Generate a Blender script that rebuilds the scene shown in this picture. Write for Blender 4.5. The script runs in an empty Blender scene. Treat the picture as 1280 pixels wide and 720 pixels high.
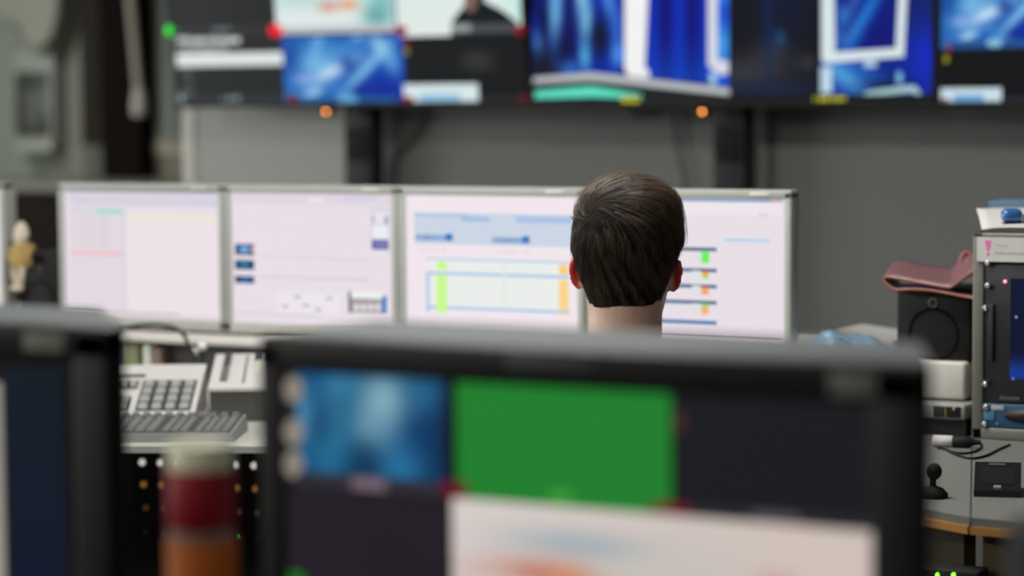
import bpy, bmesh, math, random
import numpy as np
from mathutils import Vector, Matrix
random.seed(7); rng = np.random.default_rng(7)
S = bpy.context.scene
COL = S.collection
PI = math.pi

# ------------------------------------------------------------------ camera model (1280x720)
F = 3100.0; TH = math.radians(29.2); PT = math.radians(4.2); RA = .0075; CH = 1.36
_d = np.array([-math.sin(TH)*math.cos(PT), math.cos(TH)*math.cos(PT), -math.sin(PT)])
_r0 = np.cross(_d, [0, 0, 1]); _r0 /= np.linalg.norm(_r0); _u0 = np.cross(_r0, _d)
_r = _r0*math.cos(RA) - _u0*math.sin(RA); _u = _u0*math.cos(RA) + _r0*math.sin(RA)
_O = np.array([0, 0, CH])
def ray(x, y): return _d + _r*((x-640)/F) + _u*((360-y)/F)
def hit(x, y, ax, v):
    q = ray(x, y); return Vector(_O + q*((v-_O[ax])/q[ax]))
def P(x, y, Z): return Vector(_O + ray(x, y)*Z)

# ------------------------------------------------------------------ materials
def lin(c):
    return tuple(((v/255)/12.92 if v/255 <= .04045 else (((v/255)+.055)/1.055)**2.4) for v in c[:3]) + (1.0,)
MATS = {}
def mat(name, c, rough=.5, metal=0, spec=.5, vary=.06, scale=30, emit=None, es=1, bump=0, sss=0, coat=0, trans=0, sheen=0):
    if name in MATS: return MATS[name]
    m = bpy.data.materials.new(name); m.use_nodes = True
    nt = m.node_tree; b = nt.nodes['Principled BSDF']
    base = lin(c)
    n = nt.nodes.new('ShaderNodeTexNoise'); n.inputs['Scale'].default_value = scale; n.inputs['Detail'].default_value = 4
    tc = nt.nodes.new('ShaderNodeTexCoord'); nt.links.new(tc.outputs['Object'], n.inputs['Vector'])
    mx = nt.nodes.new('ShaderNodeMix'); mx.data_type = 'RGBA'
    mx.inputs[6].default_value = tuple(v*(1-vary) for v in base[:3])+(1,)
    mx.inputs[7].default_value = tuple(min(1, v*(1+vary)) for v in base[:3])+(1,)
    nt.links.new(n.outputs['Fac'], mx.inputs[0]); nt.links.new(mx.outputs[2], b.inputs['Base Color'])
    b.inputs['Roughness'].default_value = rough; b.inputs['Metallic'].default_value = metal
    b.inputs['Specular IOR Level'].default_value = spec
    if coat: b.inputs['Coat Weight'].default_value = coat
    if trans: b.inputs['Transmission Weight'].default_value = trans
    if sheen: b.inputs['Sheen Weight'].default_value = sheen
    if sss:
        b.inputs['Subsurface Weight'].default_value = sss
        b.inputs['Subsurface Radius'].default_value = (1, .2, .1); b.inputs['Subsurface Scale'].default_value = .012
    if emit:
        b.inputs['Emission Color'].default_value = lin(emit); b.inputs['Emission Strength'].default_value = es
    if bump:
        bp = nt.nodes.new('ShaderNodeBump'); bp.inputs['Strength'].default_value = bump; bp.inputs['Distance'].default_value = .004
        nt.links.new(n.outputs['Fac'], bp.inputs['Height']); nt.links.new(bp.outputs['Normal'], b.inputs['Normal'])
    MATS[name] = m; return m
def screen_mat(name, strength):
    if name in MATS: return MATS[name]
    m = bpy.data.materials.new(name); m.use_nodes = True; nt = m.node_tree; b = nt.nodes['Principled BSDF']
    a = nt.nodes.new('ShaderNodeAttribute'); a.attribute_name = 'picture'
    b.inputs['Base Color'].default_value = (.003, .003, .0035, 1); b.inputs['Roughness'].default_value = .35
    b.inputs['Specular IOR Level'].default_value = .1
    nt.links.new(a.outputs['Color'], b.inputs['Emission Color']); b.inputs['Emission Strength'].default_value = strength
    MATS[name] = m; return m
M_SCREEN = screen_mat('display_picture', 1.0)
M_SILVER = mat('silver_plastic', (168, 170, 164), .45)
M_SILVER2 = mat('silver_plastic_badge', (205, 205, 200), .35)
M_BLACK = mat('black_plastic', (21, 20, 21), .5, spec=.3)
M_BLACKM = mat('matt_black', (20, 19, 20), .7, spec=.3)
M_HOUSLIT = mat('display_housing_lit_top', (88, 95, 96), .6)  # top face only: overhead light on the housing put into its colour
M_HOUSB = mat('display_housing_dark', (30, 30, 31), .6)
M_STEEL = mat('dark_steel_post', (28, 30, 32), .6)
M_CREAM = mat('cream_laminate', (206, 202, 194), .5)
M_GREYL = mat('grey_laminate', (112, 112, 107), .5)
M_WOOD = mat('wood_edge', (176, 124, 68), .5, vary=.15, scale=60)
M_BRASS = mat('ochre_panel', (78, 66, 40), .6)
M_KEY = mat('key_dark', (52, 55, 54), .5)
M_KEYL = mat('key_grey', (92, 94, 92), .5)
M_PALE = mat('pale_case', (196, 194, 190), .45)
M_CHROME = mat('chrome', (200, 200, 200), .25, 1)
M_RACK = mat('rack_grey_frame', (112, 112, 104), .5, .3)
M_PAPER = mat('white_paper', (200, 198, 194), .8)

# ------------------------------------------------------------------ mesh builder
class MB:
    def __init__(s): s.v = []; s.f = []; s.mi = []; s.c = []; s.sm = []
    def add(s, vs, fs, mi=0, smooth=False, col=None):
        o = len(s.v); s.v += [tuple(p) for p in vs]
        for k, f in enumerate(fs):
            s.f.append([i+o for i in f]); s.mi.append(mi); s.sm.append(smooth)
            s.c.append(col[k] if isinstance(col, list) else ([col]*len(f) if col else None))
        return s
    def hexa(s, b, t, mi=0):   # b,t: 4 points counter-clockwise seen from above
        return s.add(list(b)+list(t), [(3, 2, 1, 0), (4, 5, 6, 7), (0, 1, 5, 4), (1, 2, 6, 5), (2, 3, 7, 6), (3, 0, 4, 7)], mi)
    def box(s, x0, y0, z0, x1, y1, z1, mi=0):
        x0, x1 = sorted((x0, x1)); y0, y1 = sorted((y0, y1)); z0, z1 = sorted((z0, z1))
        return s.hexa([(x0, y0, z0), (x1, y0, z0), (x1, y1, z0), (x0, y1, z0)], [(x0, y0, z1), (x1, y0, z1), (x1, y1, z1), (x0, y1, z1)], mi)
    def bbox(s, x0, y0, z0, x1, y1, z1, r=.004, mi=0, seg=2):   # rounded box
        bm = bmesh.new(); bmesh.ops.create_cube(bm, size=1)
        for v in bm.verts:
            v.co = Vector(((x0+x1)/2+v.co.x*abs(x1-x0), (y0+y1)/2+v.co.y*abs(y1-y0), (z0+z1)/2+v.co.z*abs(z1-z0)))
        r = min(r, abs(x1-x0)*.45, abs(y1-y0)*.45, abs(z1-z0)*.45)
        bmesh.ops.bevel(bm, geom=bm.edges[:], offset=r, segments=seg, affect='EDGES', profile=.5)
        bm.verts.index_update()
        s.add([v.co[:] for v in bm.verts], [[v.index for v in f.verts] for f in bm.faces], mi, True); bm.free(); return s
    def ring_loft(s, rings, mi=0, caps=True, smooth=True, closed=True):
        n = len(rings[0]); vs = [p for r in rings for p in r]; fs = []
        for i in range(len(rings)-1):
            for j in range(n if closed else n-1):
                k = (j+1) % n
                fs.append((i*n+j, i*n+k, (i+1)*n+k, (i+1)*n+j))
        s.add(vs, fs, mi, smooth)
        if caps:
            s.add(rings[0], [tuple(range(n))[::-1]], mi); s.add(rings[-1], [tuple(range(n))], mi)
        return s
    def tube(s, pts, r, n=8, mi=0):
        pts = [Vector(p) for p in pts]; rs = r if isinstance(r, (list, tuple)) else [r]*len(pts)
        rings = []; up = None
        for i, p in enumerate(pts):
            t = (pts[min(i+1, len(pts)-1)]-pts[max(i-1, 0)]).normalized()
            if up is None: up = Vector((0, 0, 1)) if abs(t.z) < .9 else Vector((1, 0, 0))
            a = (up - t*up.dot(t)).normalized(); b = t.cross(a); up = a
            rings.append([tuple(p+(a*math.cos(2*PI*k/n)+b*math.sin(2*PI*k/n))*rs[i]) for k in range(n)])
        return s.ring_loft(rings, mi)
    def lathe(s, prof, c=(0, 0, 0), n=24, axis='z', mi=0):
        rings = []
        for r, h in prof:
            ring = []
            for k in range(n):
                a = 2*PI*k/n; x, y = r*math.cos(a), r*math.sin(a)
                p = {'z': (x, y, h), 'y': (x, h, -y), 'x': (h, x, y)}[axis]
                ring.append((p[0]+c[0], p[1]+c[1], p[2]+c[2]))
            rings.append(ring)
        return s.ring_loft(rings, mi)
    def ball(s, c, r, n=14, mi=0):
        r = r if isinstance(r, (tuple, list)) else (r, r, r); rings = []
        for i in range(n//2+1):
            a = -PI/2+PI*i/(n//2); q = max(math.cos(a), .02)
            rings.append([(c[0]+r[0]*q*math.cos(2*PI*k/n), c[1]+r[1]*q*math.sin(2*PI*k/n), c[2]+r[2]*math.sin(a)) for k in range(n)])
        return s.ring_loft(rings, mi)
    def prism(s, pts, y0, y1, mi=0):    # outline in x,z pushed along y (outline counter-clockwise seen from -y)
        n = len(pts); vs = [(x, y0, z) for x, z in pts]+[(x, y1, z) for x, z in pts]
        fs = [tuple(range(n)), tuple(range(2*n-1, n-1, -1))]+[((i+1) % n, i, i+n, (i+1) % n+n) for i in range(n)]
        return s.add(vs, fs, mi)
    def slab(s, pts, z0, z1, mi=0):     # outline in x,y
        n = len(pts); vs = [(x, y, z0) for x, y in pts]+[(x, y, z1) for x, y in pts]
        fs = [tuple(range(n))[::-1], tuple(range(n, 2*n))]+[(i, (i+1) % n, (i+1) % n+n, i+n) for i in range(n)]
        return s.add(vs, fs, mi)
    def build(s, name, mats, parent=None, loc=None, rot=None, off=None):
        me = bpy.data.meshes.new(name)
        vs = s.v if off is None else [(x-off[0], y-off[1], z-off[2]) for x, y, z in s.v]
        me.from_pydata(vs, [], s.f)
        for m in (mats if isinstance(mats, (list, tuple)) else [mats]): me.materials.append(m)
        me.polygons.foreach_set('material_index', s.mi); me.polygons.foreach_set('use_smooth', s.sm)
        if any(c is not None for c in s.c):
            ca = me.color_attributes.new('picture', 'FLOAT_COLOR', 'CORNER'); flat = []
            for f, c in zip(s.f, s.c):
                for k in range(len(f)): flat += list(c[k]) if c else [0, 0, 0, 1]
            ca.data.foreach_set('color', flat)
        me.validate(); me.update()
        o = bpy.data.objects.new(name, me); COL.objects.link(o)
        if parent: o.parent = parent
        if loc is not None: o.location = loc
        if rot is not None: o.rotation_euler = rot
        return o
def tag(o, label=None, cat=None, group=None, kind=None):
    if label: o['label'] = label
    if cat: o['category'] = cat
    if group: o['group'] = group
    if kind: o['kind'] = kind
    return o
def thing(name, label, cat, loc=(0, 0, 0), rz=0, group=None):
    o = bpy.data.objects.new(name, None); COL.objects.link(o); o.location = loc; o.rotation_euler = (0, 0, rz)
    o.empty_display_size = .05
    return tag(o, label, cat, group)
def struct(name, mb, m):
    return tag(mb.build(name, m), kind='structure')
def smooth_auto(o):
    for p in o.data.polygons: p.use_smooth = True

# ------------------------------------------------------------------ pictures on the displays
class Pic:
    """collects coloured faces on a display; photo-measured points are mapped on the display's own plane"""
    def __init__(s, Y, base): s.Y = Y; s.base = Vector(base); s.mb = MB(); s.k = 0
    def xz(s, px, py):
        h = hit(px, py, 1, s.Y); return h.x-s.base.x, h.z-s.base.z
    def ext(s, x0, y0, x1, y1):
        xm, ym = (x0+x1)/2, (y0+y1)/2
        return s.xz(x0, ym)[0], s.xz(xm, y1)[1], s.xz(x1, ym)[0], s.xz(xm, y0)[1]
    def raw(s, a, b, c, d, col, y=0):
        q = lin(col); s.mb.add([(a, y, b), (c, y, b), (c, y, d), (a, y, d)], [(0, 1, 2, 3)], 0, False, q)
    def lay(s): s.k += 1; return -.00004*s.k
    def rect(s, x0, y0, x1, y1, col):
        s.raw(*s.ext(x0, y0, x1, y1), col, s.lay())
    def poly(s, pts, col):
        y = s.lay(); q = [s.xz(*p) for p in pts]
        s.mb.add([(a, y, b) for a, b in q][::-1], [tuple(range(len(q)))], 0, False, lin(col))
    def disc(s, x, y, r, col, r2=None):
        r2 = r2 or r
        s.poly([(x+r*math.cos(2*PI*k/16), y+r2*math.sin(2*PI*k/16)) for k in range(16)], col)
    def grid(s, x0, y0, x1, y1, nx, ny, fn):
        a, b, c, d = s.ext(x0, y0, x1, y1); y = s.lay(); vs = []; cs = []
        for j in range(ny+1):
            for i in range(nx+1):
                u, v = i/nx, j/ny; vs.append((a+(c-a)*u, y, d+(b-d)*v)); cs.append(lin(tuple(max(0, min(255, t)) for t in fn(u, v))))
        fs = []; cc = []
        for j in range(ny):
            for i in range(nx):
                f = (j*(nx+1)+i, (j+1)*(nx+1)+i, (j+1)*(nx+1)+i+1, j*(nx+1)+i+1); fs.append(f); cc.append([cs[t] for t in f])
        s.mb.add(vs, fs, 0, False, cc)
    def script(s, x0, y0, x1, y1, col, words, seed=1):   # rows of small unreadable strokes
        rr = random.Random(seed); x = x0
        y = s.lay()
        while x < x1:
            w = rr.uniform(1.6, 3.2)
            t = rr.uniform(0, .35)*(y1-y0)
            e = s.ext(x, y0+t, min(x+w, x1), y1-rr.uniform(0, .2)*(y1-y0)); s.mb.add([(e[0], y, e[1]), (e[2], y, e[1]), (e[2], y, e[3]), (e[0], y, e[3])], [(0, 1, 2, 3)], 0, False, lin(col))
            x += w+rr.uniform(.5, 1.2)+(3 if rr.random() < words else 0)
    def build(s, parent, name='screen', y=0.0): return s.mb.build(name, M_SCREEN, parent, loc=(0, y, 0))
def mixc(a, b, t):
    t = max(0, min(1, t)); return tuple(a[i]+(b[i]-a[i])*t for i in range(3))
def blobs(bg, items):
    """items: (u,v,ru,rv,angle,colour,strength)"""
    def fn(u, v):
        c = bg(u, v) if callable(bg) else bg
        for (a, b, ru, rv, an, col, st) in items:
            du, dv = u-a, v-b; x = du*math.cos(an)+dv*math.sin(an); y = -du*math.sin(an)+dv*math.cos(an)
            q = (x/ru)**2+(y/rv)**2
            if q < 6: c = mixc(c, col, st*math.exp(-q*.85))
        return c
    return fn
BLUE_ABS = blobs(lambda u, v: mixc((30, 110, 185), (10, 55, 160), u*.8+.2*v), [
    (.35, .42, .3, .3, 0, (70, 145, 205), .4),
    (.18, .55, .1, .3, 0, (35, 120, 190), .8), (.3, .1, .05, .35, .2, (110, 175, 225), .8), (.3, .38, .2, .16, -.3, (130, 190, 230), .95),
    (.42, .5, .26, .07, -.75, (200, 228, 245), 1), (.62, .8, .1, .12, 0, (6, 30, 130), .8), (.05, .3, .1, .3, 0, (10, 60, 150), .8), (.17, .62, .09, .07, 0, (140, 165, 225), .95), (.24, .82, .1, .05, -.75, (180, 215, 240), .95),
    (.5, .25, .2, .12, -.4, (70, 140, 205), .8), (.68, .5, .42, .045, -1.05, (135, 200, 235), 1), (.83, .2, .07, .22, -.3, (150, 205, 235), 1),
    (.9, .38, .05, .2, -.1, (90, 160, 220), .85), (.54, .42, .06, .1, 0, (10, 40, 130), .8), (.82, .8, .14, .2, 0, (8, 35, 150), .9),
    (.42, .72, .05, .05, 0, (80, 140, 210), .8), (.5, .9, .09, .05, 0, (120, 190, 225), .9), (.63, .02, .05, .06, 0, (150, 200, 230), .8)])

# ------------------------------------------------------------------ the room
YW = 6.42; CEIL = 2.75
M_WALL = mat('painted_grey_wall', (128, 128, 125), .75, scale=3, vary=.04)
M_PANEL = mat('light_wall_panel', (174, 172, 167), .65, scale=3, vary=.03)
M_FAR = mat('grey_green_paint', (138, 146, 136), .7, scale=2, vary=.06)
M_FLOOR = mat('dark_carpet', (62, 62, 64), .95, scale=200, vary=.2)
M_CEIL = mat('ceiling_white', (205, 204, 200), .9)
xc = hit(237, 185, 1, YW).x
struct('floor', MB().box(-8.2, -1.5, -.05, 3.0, 9.2, 0), M_FLOOR)
struct('ceiling', MB().box(-8.2, -1.5, CEIL, 3.0, 9.2, CEIL+.05), M_CEIL)
struct('wall_back', MB().box(xc, YW, 0, 3.0, YW+.12, CEIL), M_WALL)
struct('wall_far', MB().box(-8.2, 7.9, 0, xc+1.5, 8.0, CEIL), M_FAR)
struct('wall_left', MB().box(-8.3, -1.5, 0, -8.2, 9.2, CEIL), M_FAR)
struct('wall_right', MB().box(3.0, -1.5, 0, 3.1, 9.2, CEIL), M_WALL)
struct('wall_front', MB().box(-8.2, -1.6, 0, 3.0, -1.5, CEIL), M_WALL)
# pale lining board on the left bay of the back wall; cream strip paints the wall end's edge highlight
xp = hit(480, 185, 1, YW).x
struct('edge_highlight', MB().box(xc-.012, YW-.02, 0, xc+.03, YW+.125, CEIL), M_CREAM)
struct('wall_panel', MB().box(xc+.03, YW-.015, 0, xp-.03, YW, CEIL-.002), M_PANEL)
struct('baseboard_back', MB().box(xp, YW-.012, 0, 3.0, YW, .09), M_BLACKM)

# far left bay beyond the corner ------------------------------------------------
YF = 7.9
def fx(px, py=150): return hit(px, py, 1, YF).x
def fz(px, py): return hit(px, py, 1, YF).z
struct('trim_2', MB().box(fx(195), YF-.02, fz(215, 193), xc+1.2, YF, fz(215, 174)), mat('tan_rail', (165, 160, 142), .6))
struct('trim_3', MB().box(fx(195), YF-.012, 0, xc+1.2, YF, fz(215, 193)), mat('brown_dado', (118, 112, 98), .6))
dr = tag(MB().box(fx(146), YF-.10, 0, fx(194), YF-.001, 2.3).build('door_1', mat('dark_brown_wood', (22, 16, 12), .9, spec=.1, vary=.12)), kind='structure')
struct('trim_4', MB().box(fx(112), YF-.05, fz(130, 181), fx(146), YF-.001, 2.3), mat('dark_grey_board', (50, 47, 42), .9, spec=.1))
struct('trim_5', MB().box(fx(116), YF-.045, 0, fx(146), YF-.001, fz(130, 181)), mat('mid_grey_board', (96, 96, 90), .6))
struct('trim_6', MB().box(fx(62), YF-.03, 0, fx(112), YF-.001, 2.4), mat('warm_grey_board', (128, 128, 118), .65))
# pull cord with a weight
pc = thing('pull_cord', 'pale blind pull cord with long white tassel hanging before dark brown door', 'cord', hit(174, 145, 1, YF-.16))
z0 = pc.location.z
cx = hit(163, 0, 1, YF-.16).x - pc.location.x; cz = hit(163, 0, 1, YF-.16).z-z0
MB().tube([(0, 0, .09), (cx*.5, 0, cz*.5+.05), (cx, 0, cz), (cx*1.9, 0, CEIL-z0-.006)], .017, 10).build('cord', mat('pale_cord', (168, 162, 148), .6), pc)
MB().lathe([(.012, .115), (.020, .10), (.027, .06), (.030, .02), (.024, 0)], n=16).build('tassel', mat('tassel_white', (196, 190, 178), .5), pc)
# wall-mounted dispenser and rounded hood above it
def wallthing(name, label, cat, px, py, Y): return thing(name, label, cat, hit(px, py, 1, Y))
dp = wallthing('towel_dispenser', 'pale wall-mounted dispenser with tall dark front window', 'dispenser', 40, 180, YF-.001)
b = dp.location
def lx(px, py=130): return hit(px, py, 1, YF-.10).x-b.x
def lz(px, py): return hit(px, py, 1, YF-.10).z-b.z
x0, x1 = lx(14), lx(67); zt, zb = lz(40, 62), lz(40, 186)
MB().bbox(x0, -.10, zb, x1, 0, zt, .015).build('case', mat('dispenser_case', (150, 156, 148), .4), dp)
MB().bbox(lx(20), -.106, lz(40, 170), lx(62), -.098, lz(40, 90), .003).build('window', mat('smoked_plastic', (66, 70, 64), .3), dp)
MB().bbox(lx(33), -.112, lz(40, 160), lx(51), -.104, lz(40, 114), .004).build('towel', mat('towel_grey', (96, 100, 92), .8), dp)
MB().bbox(lx(20), -.115, lz(40, 190), lx(66), -.09, lz(40, 178), .006).build('tray', mat('dispenser_tray', (165, 168, 155), .4), dp)
hd = wallthing('wall_lamp_hood', 'rounded off-white hood fixed on wall above the dispenser', 'hood', 45, 30, YF-.001)
b = hd.location
prof = [(lx(2, 30), lz(40, -40)), (lx(2, 30), lz(40, 8)), (lx(10, 30), lz(40, 26)), (lx(34, 30), lz(40, 31)), (lx(38, 40), lz(40, 50)), (lx(50, 50), lz(50, 64)), (lx(66, 50), lz(60, 62)), (lx(78, 40), lz(70, 42)), (lx(84, 20), lz(70, 15)), (lx(85, 10), lz(70, -40))]
o = MB().prism(prof, -.16, 0).build('shade', mat('hood_white', (150, 150, 138), .5), hd)
bv = o.modifiers.new('b', 'BEVEL'); bv.width = .02; bv.segments = 3
MB().box(lx(30, 60), -.06, lz(40, 66), lx(44, 60), -.0, lz(40, 44)).build('bracket', mat('bracket_grey', (110, 116, 108), .5), hd)
# low dark cabinet below them, with a pale top
cb = thing('low_cabinet', 'low dark brown cabinet with pale top under the wall dispenser', 'cabinet', (fx(0)-.5, 7.2, 0))
b = cb.location; ztop = hit(40, 230, 1, 7.2).z
W = hit(232, 230, 1, 7.2).x-b.x
MB().box(0, 0, 0, W, .68, ztop-.03).build('body', mat('cabinet_brown', (30, 23, 18), .85, spec=.15, vary=.1), cb)
MB().bbox(-.01, -.012, ztop-.03, W+.01, .685, ztop, .004).build('top', mat('cabinet_top', (120, 122, 112), .5), cb)
for k in range(4):
    d_ = MB().bbox(W*k/4+.01, -.018, .08, W*(k+1)/4-.01, -.0005, ztop-.05, .003).build('door', mat('cabinet_brown', (0, 0, 0)), cb)
    MB().tube([(W*(k+1)/4-.05, -.03, .7), (W*(k+1)/4-.05, -.03, .85)], .005).build('handle', M_CHROME, d_)

# ------------------------------------------------------------------ TV wall
YT = 6.2
def tv(px0, px1, label, tilt, paint, led=None):
    zb = hit((px0+px1)/2 if px1 < 1280 else 1227, 133.5, 1, YT).z
    xa = hit(px0, 130, 1, YT).x; xb = hit(px1, 130, 1, YT).x if px1 < 1280 else xa+1.215
    xm = (xa+xb)/2; hw = (xb-xa)/2
    t = thing('television', label, 'television', (xm, YT, zb)); t.rotation_euler.x = tilt
    h = .705; e = .009
    m = MB(); m.bbox(-hw, .004, 0, hw, .045, h, .004); m.bbox(-hw*.8, .04, .08, hw*.8, .075, h*.8, .01); m.build('case', M_BLACK, t)
    m = MB(); m.box(-hw, -.004, 0, hw, .005, .014); m.box(-hw, -.004, h-e, hw, .005, h); m.box(-hw, -.004, .014, -hw+e, .005, h-e); m.box(hw-e, -.004, .014, hw, .005, h-e)
    m.build('bezel', M_BLACK, t)
    p = Pic(YT, (xm, YT, zb)); p.raw(-hw+e, .014, hw-e, h-e, (20, 21, 23)); paint(p, xm, zb, hw, h); p.build(t, 'screen', -.001)
    if led:
        q = hit(led, 139, 1, YT)
        MB().bbox(q.x-xm-.016, -.012, -.022, q.x-xm+.016, .02, 0.001, .004).build('sensor_bar', M_BLACKM, t)
        MB().ball((q.x-xm, -.012, -.013), (.0045, .003, .0045), 10).build('power_light', mat('amber_led', (255, 150, 60), emit=(255, 150, 60), es=9), t)
    return t
def marker(p, x, y, c=(120, 8, 22), w=5): p.rect(x-w, y-w*.8, x+w, y+w*.8, c)
def paintA(p, xm, zb, hw, h):
    p.rect(214, -90, 357, 37, (30, 31, 33)); p.rect(224, 38, 357, 131, (33, 34, 35)); p.rect(224, 118, 362, 129, (44, 50, 54))
    p.rect(222, 33, 354, 41, (44, 46, 48))
    p.script(272, 33, 296, 40, (120, 125, 128), .1, 2)
    p.script(226, 45, 304, 55, (225, 228, 228), .12, 3); p.script(226, 58, 288, 65, (205, 210, 210), .1, 4)
    p.rect(224, 66, 359, 82, (222, 228, 228))
    for y_, k in ((88, 5), (101, 6), (114, 7)): p.script(230, y_, 243, y_+5, (120, 122, 124), .1, k)
    p.rect(224, 118, 230, 127, (150, 165, 175)); p.script(279, 119, 304, 127, (150, 158, 160), .1, 8)
    p.rect(233, 160, 234, 161, (33, 34, 35))
    sc = blobs((222, 232, 230), [(.45, -.05+.72, .08, .06, 0, (225, 120, 100), 1), (.62, .66, .07, .05, 0, (240, 130, 60), 1), (.85, .8, .1, .12, 0, (60, 130, 140), .8),
                                 (.9, .6, .12, .3, 0, (110, 180, 180), .8), (.65, .95, .5, .035, 0, (165, 200, 220), .9), (.2, .6, .3, .08, 0, (180, 215, 210), .8), (.5, .3, .5, .2, 0, (150, 200, 200), .6)])
    p.grid(350, -62, 499, 41, 44, 30, lambda u, v: mixc(sc(u, v), (190, 190, 196), 1) if v > .93 else sc(u, v))
    sc2 = blobs(lambda u, v: mixc((205, 235, 230), (228, 232, 228), v), [(.95, .7, .05, .2, 0, (190, 235, 225), .9)])
    p.grid(501, -62, 659, 44, 20, 16, sc2)
    p.poly([(568, 44), (570, 26), (585, 8), (600, 2), (602, -20), (592, -34), (604, -46), (618, -34), (610, -20), (612, 2), (632, 12), (650, 26), (654, 44)], (18, 26, 30))
    p.poly([(586, 6), (588, 12), (594, 16), (600, 10), (603, 4), (600, -24), (588, -24)], (125, 95, 90))
    p.rect(570, 29, 652, 41, (72, 78, 82)); p.rect(570, 30, 593, 39, (150, 158, 160))
    p.grid(357, 44, 508, 131, 60, 36, BLUE_ABS)
    p.rect(372, 121, 495, 131, (30, 90, 150)); p.disc(436, 124, 12, (95, 170, 210), 5)
    p.rect(510, 45, 660, 131, (22, 24, 26)); p.grid(575, 60, 625, 92, 10, 8, blobs((22, 24, 26), [(.5, .5, .4, .4, 0, (52, 54, 55), 1)]))
    p.rect(600, 120, 655, 130, (40, 44, 46))
    p.rect(506, 105, 599, 132, (215, 230, 232)); p.rect(525, 117, 576, 127, (150, 195, 225))
    for x, y, c in ((350, 38, (255, 10, 40)), (506, 38, (140, 4, 24)), (655, 37, (150, 4, 24)), (367, 125, (110, 20, 40)), (511, 126, (140, 30, 45)), (656, 125, (110, 20, 35))): marker(p, x, y, c, 8 if x < 360 and y < 60 else 7)
    p.rect(509, 46, 514, 60, (110, 8, 24)); p.rect(509, 60, 514, 68, (150, 140, 30))
    p.disc(218.5, 38, 6.5, (40, 255, 70))
def paintB(p, xm, zb, hw, h):
    def vbl(u, v):
        c = mixc((3, 14, 95), (5, 42, 170), .5+.5*math.sin(u*9+1))
        return c
    im = blobs(vbl, [(.08, .72, .055, .1, 0, (90, 165, 235), 1), (.26, .45, .06, .28, .05, (120, 190, 235), 1), (.26, .1, .07, .3, 0, (100, 170, 230), .9),
                     (.55, .3, .06, .25, 0, (150, 215, 240), 1), (.6, .55, .045, .15, .1, (130, 205, 235), 1), (.58, .83, .05, .12, 0, (90, 190, 235), 1),
                     (.82, .35, .05, .22, -.2, (90, 160, 235), .9), (.92, .6, .05, .2, 0, (60, 120, 230), .8), (.93, .82, .07, .1, 0, (80, 150, 240), 1),
                     (.4, .93, .12, .07, 0, (60, 130, 230), .9), (.12, .92, .16, .16, 0, (16, 18, 26), 1), (.14, .55, .06, .2, 0, (4, 8, 40), .9), (.74, .68, .09, .16, 0, (10, 14, 30), 1), (.36, .75, .07, .12, 0, (10, 14, 50), .8),
                     (.05, .3, .08, .2, 0, (6, 12, 70), .9)])
    p.grid(664, -60, 781, 97, 44, 44, im)
    st = lambda u, v: mixc(mixc((3, 12, 112), (4, 44, 178), .5+.5*math.sin(u*15)), (12, 80, 190), max(0, (v-.6))*1.5)
    p.grid(806, -60, 888, 104, 36, 24, st)
    p.grid(888, -60, 911, 112, 10, 24, lambda u, v: mixc((20, 80, 210), (60, 150, 230), math.sin(v*7)**2))
    p.poly([(781, -60), (813, -60), (806, 84), (812, 90), (811, 97), (786, 97), (781, 85)], (242, 242, 242))
    p.poly([(885, -60), (897, -60), (897, 74), (911, 77), (911, 92), (901, 94), (885, 82)], (214, 218, 226)); p.rect(887, 90, 896, 106, (160, 200, 235))
    p.poly([(664, 105), (664, 95), (740, 90), (912, 108), (912, 132), (664, 132)], (30, 33, 36))
    p.poly([(667, 104), (667, 97), (740, 91), (912, 111), (912, 119), (740, 100)], (190, 195, 198))
    p.poly([(669, 123), (669, 114), (740, 108), (802, 118), (802, 123), (740, 121)], (95, 225, 195))
    p.rect(777, 120, 800, 130, (34, 38, 30)); p.script(777, 120, 800, 129, (220, 212, 50), 0, 11)
    p.grid(914, -60, 1027, 118, 30, 40, blobs((14, 16, 24), [(.15, .85, .5, .12, 0, (50, 52, 56), 1), (.45, .72, .2, .1, 0, (54, 54, 58), .9), (.42, .45, .05, .4, 0, (14, 40, 90), .9), (.55, .6, .05, .05, 0, (40, 90, 150), 1), (.6, .25, .3, .3, 0, (12, 22, 60), .8), (.85, .78, .1, .05, 0, (56, 56, 60), .8), (.4, .98, .6, .08, 0, (26, 36, 66), .9)]))
    p.grid(1027, -60, 1168, 118, 40, 44, blobs(lambda u, v: mixc((10, 24, 80), (10, 40, 150), v), [(.95, .75, .16, .2, 0, (14, 40, 190), 1), (.2, .85, .3, .1, .5, (80, 160, 215), 1), (.45, .88, .3, .05, .4, (30, 90, 180), .9), (.6, .95, .2, .06, 0, (10, 20, 60), .9)]))
    p.grid(1042, -60, 1124, 66, 44, 60, blobs((8, 22, 120), [(.5, .62, .6, .09, -.9, (24, 110, 200), 1), (.15, .62, .12, .12, 0, (50, 120, 190), .9), (.3, .8, .25, .04, -.8, (60, 130, 200), .8), (.1, .85, .1, .1, 0, (50, 110, 190), .9), (.75, .8, .2, .1, 0, (6, 16, 110), .9), (.4, .4, .3, .05, -.9, (60, 110, 190), .9)]))
    w = (215, 228, 232)
    p.poly([(1027, -60), (1042, -60), (1044, 66), (1030, 78), (1027, 74)], w)
    p.poly([(1030, 79), (1036, 66), (1122, 60), (1130, 71)], w); p.poly([(1130, 72), (1120, 62), (1126, -60), (1137, -60)], w)
    p.rect(1026, 84, 1040, 116, (190, 215, 232)); p.rect(1080, 76, 1096, 84, (170, 205, 228)); p.rect(1121, 90, 1128, 104, (120, 180, 225))
    p.poly([(1075, 121), (1085, 114), (1135, 107), (1144, 107), (1152, 117), (1150, 121), (1140, 115)], (165, 200, 205))
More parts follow.
